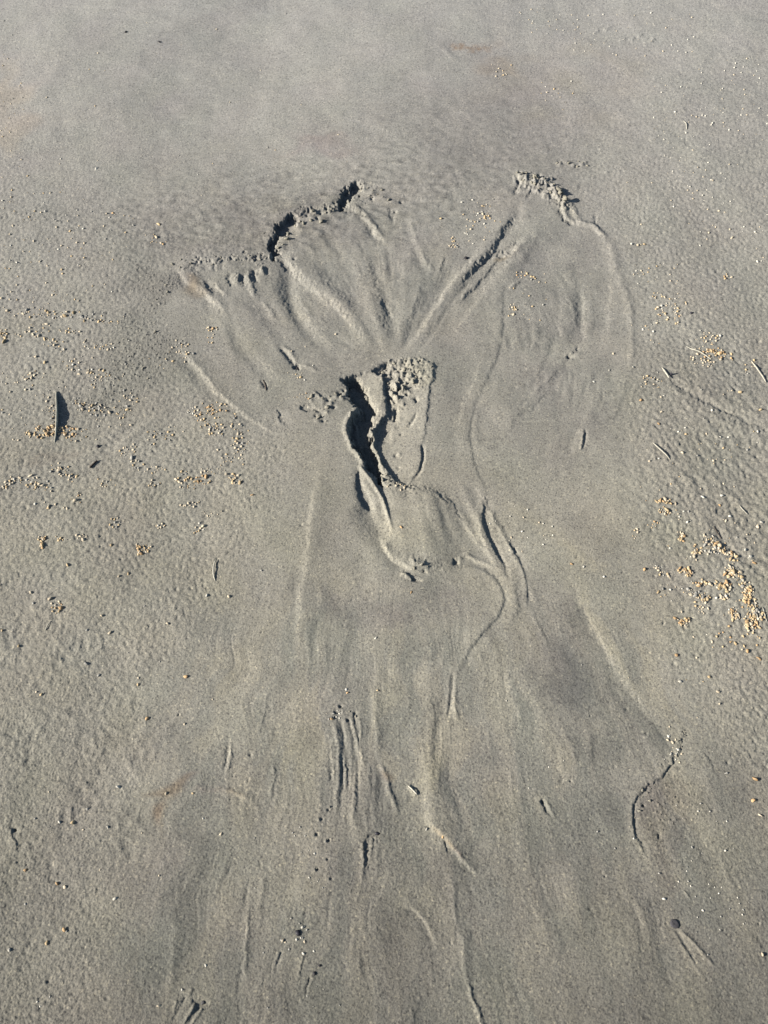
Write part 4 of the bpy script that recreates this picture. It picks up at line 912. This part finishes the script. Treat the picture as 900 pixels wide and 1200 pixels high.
GR = [g for g in GR if -10 < g[0] < 910 and -10 < g[1] < 1210]
own = [g for g in GR if g[4]]; rest = sorted([g for g in GR if not g[4]], key=lambda g: -g[2])
NKEEP = 296 - len(own)
kept, grit = rest[:NKEEP], rest[NKEEP:]
def place_grain(o, u, v, s, sd):
    r = random.Random(sd); k = s * mpp(v); p = P(u, v, k * .12)
    o.location = p; o.scale = (k * r.uniform(.85, 1.35), k * r.uniform(.65, 1.1), k * r.uniform(.6, 1.1)); o.rotation_euler = (r.uniform(-.5, .5), r.uniform(-.5, .5), r.uniform(0, 6.28))
src = {}; NAMED = {}
def single_out(items, base):
    """give the outermost and the largest of a look-alike lot labels of their own"""
    it = list(items)
    for word, key in (('leftmost', lambda q: q[0]), ('rightmost', lambda q: -q[0]), ('farthest', lambda q: q[1]), ('nearest', lambda q: -q[1]), ('largest other', lambda q: -q[2]), ('second from the left', lambda q: q[0]), ('second from the right', lambda q: -q[0])):
        if len(it) < 2: break
        b = min(it, key=key); it.remove(b); b[3]['label'] = f'{word} {base}'
for i, g in enumerate(own + kept):
    u, v, s, c, lab, wd = g; si = random.Random(i * 7 + 1).choice([0, 1, 2, 3, 4, 5, 6, 7, 4, 5, 6, 7, 8])
    key = (si, c)
    if key not in src: o = src[key] = bpy.data.objects.new('shell_fragment', MESH[key])
    else: o = src[key].copy()
    C.objects.link(o); place_grain(o, u, v, s, i)
    if lab: tag(o, lab, 'shell', 'single shell fragments on the sand')
    else: tag(o, f'tiny {CW[c]} shell fragment {wd}', 'shell', f'{CW[c]} shell fragments {wd}'); NAMED.setdefault((c, wd), []).append((u, v, s, o))
for (c, wd), it in NAMED.items(): single_out(it, f'{CW[c]} shell fragment {wd}')
# the rest: too many and too small to count
def stuff(name, items, label, cat):
    by = {}; vs, fs, mi = [], [], []; off = 0; mats = COLN
    for i, (u, v, s, c, *_r) in enumerate(items):
        r = random.Random(i + 9000); k = s * mpp(v); p = P(u, v, k * .10)
        sv = lump(r.randrange(40), 1, .8, .7, .34, 1) if r.random() < .6 else None
        if sv is None: kd, a, f = SHAPES[r.randrange(4)]; sv = a
        else: f = IF1
        t = r.uniform(0, 6.28); co, si_ = math.cos(t), math.sin(t); q = np.array(sv) * k
        q = np.stack([q[:, 0] * co - q[:, 1] * si_, q[:, 0] * si_ + q[:, 1] * co, q[:, 2] + q[:, 0] * r.uniform(-.4, .4)], -1) + np.array(p)
        vs.append(q); fs += [[a_ + off for a_ in ff] for ff in f]; mi += [mats.index(c)] * len(f); off += len(q)
    vs = np.vstack(vs); me = bpy.data.meshes.new(name); me.from_pydata(vs.tolist(), [], fs)
    for c in mats: me.materials.append(M[c])
    me.polygons.foreach_set('material_index', np.array(mi, np.int32)); me.polygons.foreach_set('use_smooth', np.ones(len(fs), bool)); me.update()
    o = bpy.data.objects.new(name, me); C.objects.link(o); return tag(o, label, cat, kind='stuff')
stuff('shell_grit', grit, 'countless tiny pale and tan shell grains sprinkled across the beach sand', 'shell grit')

# loose crumbs of sand on the broken edges
CR = [lump(300 + i, 1, .75, .62, .8) for i in range(6)]
CRM = [mesh_of('sand_crumb', v, IF2, SAND) for v in CR]
for me in CRM:
    at = me.attributes.new('tone', 'FLOAT_COLOR', 'POINT'); at.data.foreach_set('color', np.tile(np.array([1.06, 1.05, 1.02, 1], np.float32), len(me.vertices)))
CZ = [
 ([(447,432),(454,428),(461,426),(469,424),(477,424),(485,425),(492,424),(500,426),(505,430),(505,438),(499,444),(492,448),(484,449),(476,448),(467,446),(459,444),(452,438),(463,435),(472,434),(481,436),(489,436),(497,434),(467,456),(473,462),(462,462),(470,470),(476,456),(456,430),(487,442),(494,441),(459,452),(480,430)], 2.5, 'on the crumbly mound top'),
 ([(344,262),(349,258),(354,262),(348,268),(340,273),(332,279),(327,283),(325,291),(356,255),(362,259),(368,250),(374,259),(380,249),(333,286),(338,280)], 1.8, 'on the rim of the lower left black hollow'),
 ([(423,220),(430,222),(436,225),(442,228),(449,231),(455,234),(445,224),(438,231),(432,228)], 1.9, 'on the rim of the upper black hollow'),
 ([(606,204),(612,206),(618,205),(624,208),(630,210),(636,211),(642,214),(648,218),(653,223),(658,228),(662,235),(622,215),(634,222),(645,226),(628,218),(615,213)], 3.0, 'on the jagged right-hand ridge'),
 ([(654,191),(659,189),(665,191),(671,193),(679,194),(684,191),(687,193),(676,189)], 1.5, 'in the pale row beyond the jagged ridge'),
 ([(446,553),(451,557),(456,563),(462,566),(470,570),(478,571),(486,570),(466,574),(449,563),(455,568),(474,575)], 1.9, 'at the foot of the rib below the mound'),
 ([(202,322),(210,315),(219,312),(230,309),(240,306),(252,307),(264,305),(276,306),(286,303),(296,305),(304,301),(311,299),(198,308),(206,306),(215,308)], 1.5, 'along the worn upper edge of the left lobe'),
 ([(380,468),(386,466),(390,472),(384,478),(378,482),(374,490),(380,493),(371,484),(396,462),(400,466),(366,466)], 1.9, 'among the twisted scraps by the gully'),
 ([(153,385),(162,390),(150,398),(171,402),(160,410),(148,418),(167,420),(177,412),(156,428),(144,432),(170,432),(164,378),(180,392),(140,402),(186,405),(158,440),(174,445),(190,344),(184,350),(180,338),(192,334),(176,346),(198,342),(188,328)], 1.8, 'in the dark gritty patch'),
 ([(797,874),(795,880),(799,866),(803,858),(793,886),(801,862),(796,870)], 2.0, 'along the crack on the lower right'),
 ([(752,934),(758,930),(748,942),(764,926),(770,921),(750,950),(746,960),(760,940),(754,926)], 1.5, 'behind the curved crack on the lower right'),
 ([(490,662),(496,664),(486,668),(493,671),(484,673),(500,667)], 1.8, 'in the starry crumb below the apron'),
 ([(399,830),(393,838),(409,846),(417,838),(386,946),(384,985),(371,979),(373,1018),(410,834)], 1.5, 'at the heads of the narrow grooves'),
]
k = 0; csrc = {}; cn = {}
for pts, s, wd in CZ:
    for (u, v) in pts[::2] if len(pts) > 20 else pts:
        r = random.Random(k + 500); i = k % 6; k += 1
        if i not in csrc: o = csrc[i] = bpy.data.objects.new('sand_crumb', CRM[i])
        else: o = csrc[i].copy()
        C.objects.link(o); q = s * (.42 + 1.0 * r.random() ** 2.2) * mpp(v); jt = 3.2 if 'worn' in wd else 1.0; u += r.uniform(-2.5, 2.5) * jt; v += r.uniform(-1.6, 1.6) * jt
        o.location = P(u, v, q * .3); o.scale = (q * r.uniform(.8, 1.2), q * r.uniform(.8, 1.2), q * r.uniform(.7, 1.1)); o.rotation_euler = (r.uniform(-.6, .6), r.uniform(-.6, .6), r.uniform(0, 6.28))
        tag(o, f'small crumb of sand {wd}', 'sand crumb', f'sand crumbs {wd}'); cn.setdefault(wd, []).append((u, v, q, o))

for wd, it in cn.items(): single_out(it, f'sand crumb {wd}')
# ---------------------------------------------------------------- leaf, straws, twigs, stones
def tube(name, pts, rads, m, n=7, flat=1.0):
    pts = [Vector(p) for p in pts]; vs, fs = [], []
    for i, p in enumerate(pts):
        t = (pts[min(i + 1, len(pts) - 1)] - pts[max(i - 1, 0)]).normalized(); a = t.cross(Vector((0, 0, 1))).normalized(); b = a.cross(t)
        for j in range(n):
            th = j / n * 2 * math.pi; vs.append(p + a * math.cos(th) * rads[i] + b * math.sin(th) * rads[i] * flat)
    for i in range(len(pts) - 1):
        for j in range(n): fs.append([i * n + j, i * n + (j + 1) % n, (i + 1) * n + (j + 1) % n, (i + 1) * n + j])
    fs.append(list(range(n))[::-1]); fs.append([(len(pts) - 1) * n + j for j in range(n)])
    return mesh_of(name, vs, fs, m)
def straw(name, plan, w, m, lifts, label, cat, flat=.6, ends=(.5, .5), grp=None):
    sp = spline(plan, 6); n = len(sp); L = np.interp(np.linspace(0, 1, n), np.linspace(0, 1, len(lifts)), lifts)
    base = P(*plan[0])
    pts = []; rads = []
    for i, (u, v) in enumerate(sp):
        k = mpp(v); r = w * k * (ends[0] + (1 - ends[0]) * min(1, i / n * 4)) * (1 if i / n < .75 else 1 - (1 - ends[1]) * (i / n - .75) * 4) * (1 + .12 * math.sin(i * 1.9))
        pts.append(P(u, v, r * .4 + L[i] * k) - base); rads.append(max(r, .0003))
    o = bpy.data.objects.new(name, tube(name, pts, rads, m, 7, flat)); o.location = base; C.objects.link(o)
    return tag(o, label, cat, grp)
straw('dry_straw', [(804,407),(812,411),(820,414),(828,419),(833,422)], .95, M['straw'], [.5, 1.2, .9, .4], 'pale bleached straw pointing at the heap of tan shells', 'straw')
straw('dry_straw', [(880,424),(885,431),(891,439),(897,449)], 1.05, M['straw'], [.5, 1.3, 1, .5], 'broad white straw lying beyond the shell heap at the sand edge', 'straw')
straw('dry_straw', [(775,432),(779,439),(783,446)], 1.1, M['straw'], [.2, 1.2, 2.2], 'short white straw leaning against a small dark scrap', 'straw')
straw('dry_straw', [(764,521),(770,527),(777,534),(784,541)], .9, M['straw'], [.4, 1.6, 1.6, .3], 'thin straight straw alone left of the rippled margin', 'straw')
straw('dry_straw', [(866,593),(870,598),(876,603)], .7, M['straw'], [.3, .9, .4], 'short frayed pale straw above the orange shell drift', 'straw')
straw('dry_straw', [(884,702),(885,715),(888,728)], .55, M['straw'], [.3, .9, .5], 'fine upright pale straw beside the last shell clump', 'straw')
straw('dry_straw', [(893,712),(895,719),(898,729)], .55, M['straw'], [.3, .9, .5], 'fine pale straw at the sand edge, right of another one', 'straw')
straw('dry_straw', [(478,921),(484,927),(489,932)], .8, M['straw'], [.2, 1.0, .3], 'tiny pale splinter above the long pale ridge of the run-out', 'straw')
straw('dry_straw', [(800,144),(803,148),(804,154)], .6, M['straw'], [.4, 1.0, .4], 'small curved white straw on the far sand', 'straw')
straw('pale_twig', [(59,728),(56,733),(53,739)], .75, M['straw'], [.4, 1.0, .4], 'small pale twig with frayed foot on leathery sand', 'twig')
straw('hooked_twig', [(253,655),(251,660),(250,666),(250,673),(252,680)], .75, M['straw'], [1.0, 1.6, 1.6, .9, .1], 'pale hooked twig arching over its dark shadow', 'twig', .9)
straw('dark_stick', [(114,540),(110,543.5),(105,548)], 1.0, M['brown'], [.8, 1.0, .6], 'short black stick below the reddish smear', 'stick', 1.0, (.9, .8))
straw('dark_stick', [(308,446),(311,452),(312,459)], .8, M['brown'], [.2, .6, .2], 'small dark splinter on the smooth left lobe', 'stick')
straw('dark_stick', [(836,618),(840,625),(845,632)], .7, M['brown'], [.2, .7, .3], 'thin brown splinter at the head of the crease in the shell drift', 'stick')
# the curved leaf on edge
def curved_leaf():
    line = [(66.0,458),(66.4,466),(67.2,475),(67.6,484),(67.4,493),(66.6,502),(65.4,511),(63.6,519)]
    sp = spline(line, 5); n = len(sp); base = P(66, 490); vs, fs = [], []
    for i, (u, v) in enumerate(sp):
        t = i / (n - 1); k = mpp(v); h = (5.9 * np.interp(t, [0, .06, .25, .5, .72, .88, 1], [.12, .36, .80, 1, .70, .30, .01]) + .1) * k; th = (.62 * math.sin(math.pi * min(.98, max(.02, t))) ** .5 + .1) * k * .5
        p = P(u, v) - base; c = Vector((1, 0, 0))
        for f in (-.15, .35, .75, 1.0):
            lean = -.10 * k * 5 * f * f
            vs.append(p + Vector((lean - th, 0, h * f))); 
        for f in (1.0, .75, .35, -.15):
            lean = -.10 * k * 5 * f * f
            vs.append(p + Vector((lean + th, 0, h * f)))
    for i in range(n - 1):
        for j in range(8): fs.append([i * 8 + j, (i + 1) * 8 + j, (i + 1) * 8 + (j + 1) % 8, i * 8 + (j + 1) % 8])
    fs.append(list(range(8))); fs.append([(n - 1) * 8 + j for j in range(8)][::-1])
    o = bpy.data.objects.new('dry_leaf', mesh_of('dry_leaf', vs, fs, M['leaf'])); o.location = base; C.objects.link(o)
    tag(o, 'curved pale dry leaf blade standing on edge with a black crescent shadow', 'leaf')
curved_leaf()
def stone(name, u, v, s, m, label, cat, sc=(1, .85, .5), rough=.35, dz=.15, seed=1):
    o = bpy.data.objects.new(name, mesh_of(name, lump(seed, *sc, rough), IF2, m)); k = s * mpp(v); o.location = P(u, v, k * dz); o.scale = (k, k, k); o.rotation_euler = (0, 0, seed); C.objects.link(o)
    return tag(o, label, cat)
# round dark stone with a pitted middle
def ring_stone():
    v = lump(71, 1, .92, .30, .16); r = np.hypot(v[:, 0], v[:, 1]); v[:, 2] -= .27 * np.exp(-(r / .42) ** 2) * (v[:, 2] > 0)
    r_ = np.random.default_rng(5); v[:, 2] += r_.uniform(-.07, .07, len(v))
    o = bpy.data.objects.new('dark_stone', mesh_of('dark_stone', v, IF2, M['pitted'])); k = 6.0 * mpp(1083); o.location = P(789.5, 1083, k * .1); o.scale = (k, k, k); C.objects.link(o)
    tag(o, 'round black stone with a hollow grey middle at the head of its trail', 'stone')
ring_stone()
stone('dark_stone', 349, 1094, 3.4, M['wet'], 'small wet dark scrap with white grains beside it', 'stone', seed=2)
stone('dark_stone', 442, 977, 3.2, M['wet'], 'dark bean-shaped scrap at the head of a wedge groove', 'stone', (1, .6, .4), seed=3)
stone('dark_stone', 238, 1175, 2.6, M['scrap'], 'dark flat scrap at the end of parallel drag trails', 'stone', (1, .7, .4), seed=4)
stone('dark_stone', 348, 431, 2.6, M['dark'], 'black scrap in the little pit on the left lobe', 'stone', (1, .8, .5), seed=5)
stone('dark_stone', 546, 300, 2.3, M['dark'], 'small dark pebble left of the forked dark grooves', 'stone', (1, .9, .7), seed=6)
stone('dark_stone', 368.5, 1141, 1.9, M['dark'], 'small dark grain above another with a trail', 'stone', (.8, 1, .6), seed=7)
stone('dark_stone', 374.5, 1132, 1.8, M['dark'], 'upper small dark grain by the bottom trail', 'stone', (.7, 1, .6), seed=8)
stone('dark_stone', 115, 523, 2.1, M['wet'], 'round bluish dark pebble above the short black stick', 'stone', (1, 1, .7), seed=9)
stone('dark_stone', 810, 367, 2.0, M['wet'], 'small dark pebble right of the orange column of shells', 'stone', (1, .8, .6), seed=10)
stone('dark_stone', 148, 40, 1.8, M['dark'], 'largest dark speck on the smooth far sand, left one of two', 'stone', (1, .8, .5), seed=11)
stone('dark_stone', 187, 51, 1.7, M['dark'], 'dark speck on the smooth far sand, lower right one of two', 'stone', (1, .8, .5), seed=12)
stone('dark_stone', 785.5, 441, 1.7, M['wet'], 'dark upright scrap behind the leaning short straw', 'stone', (.6, .7, 2.4), seed=13)
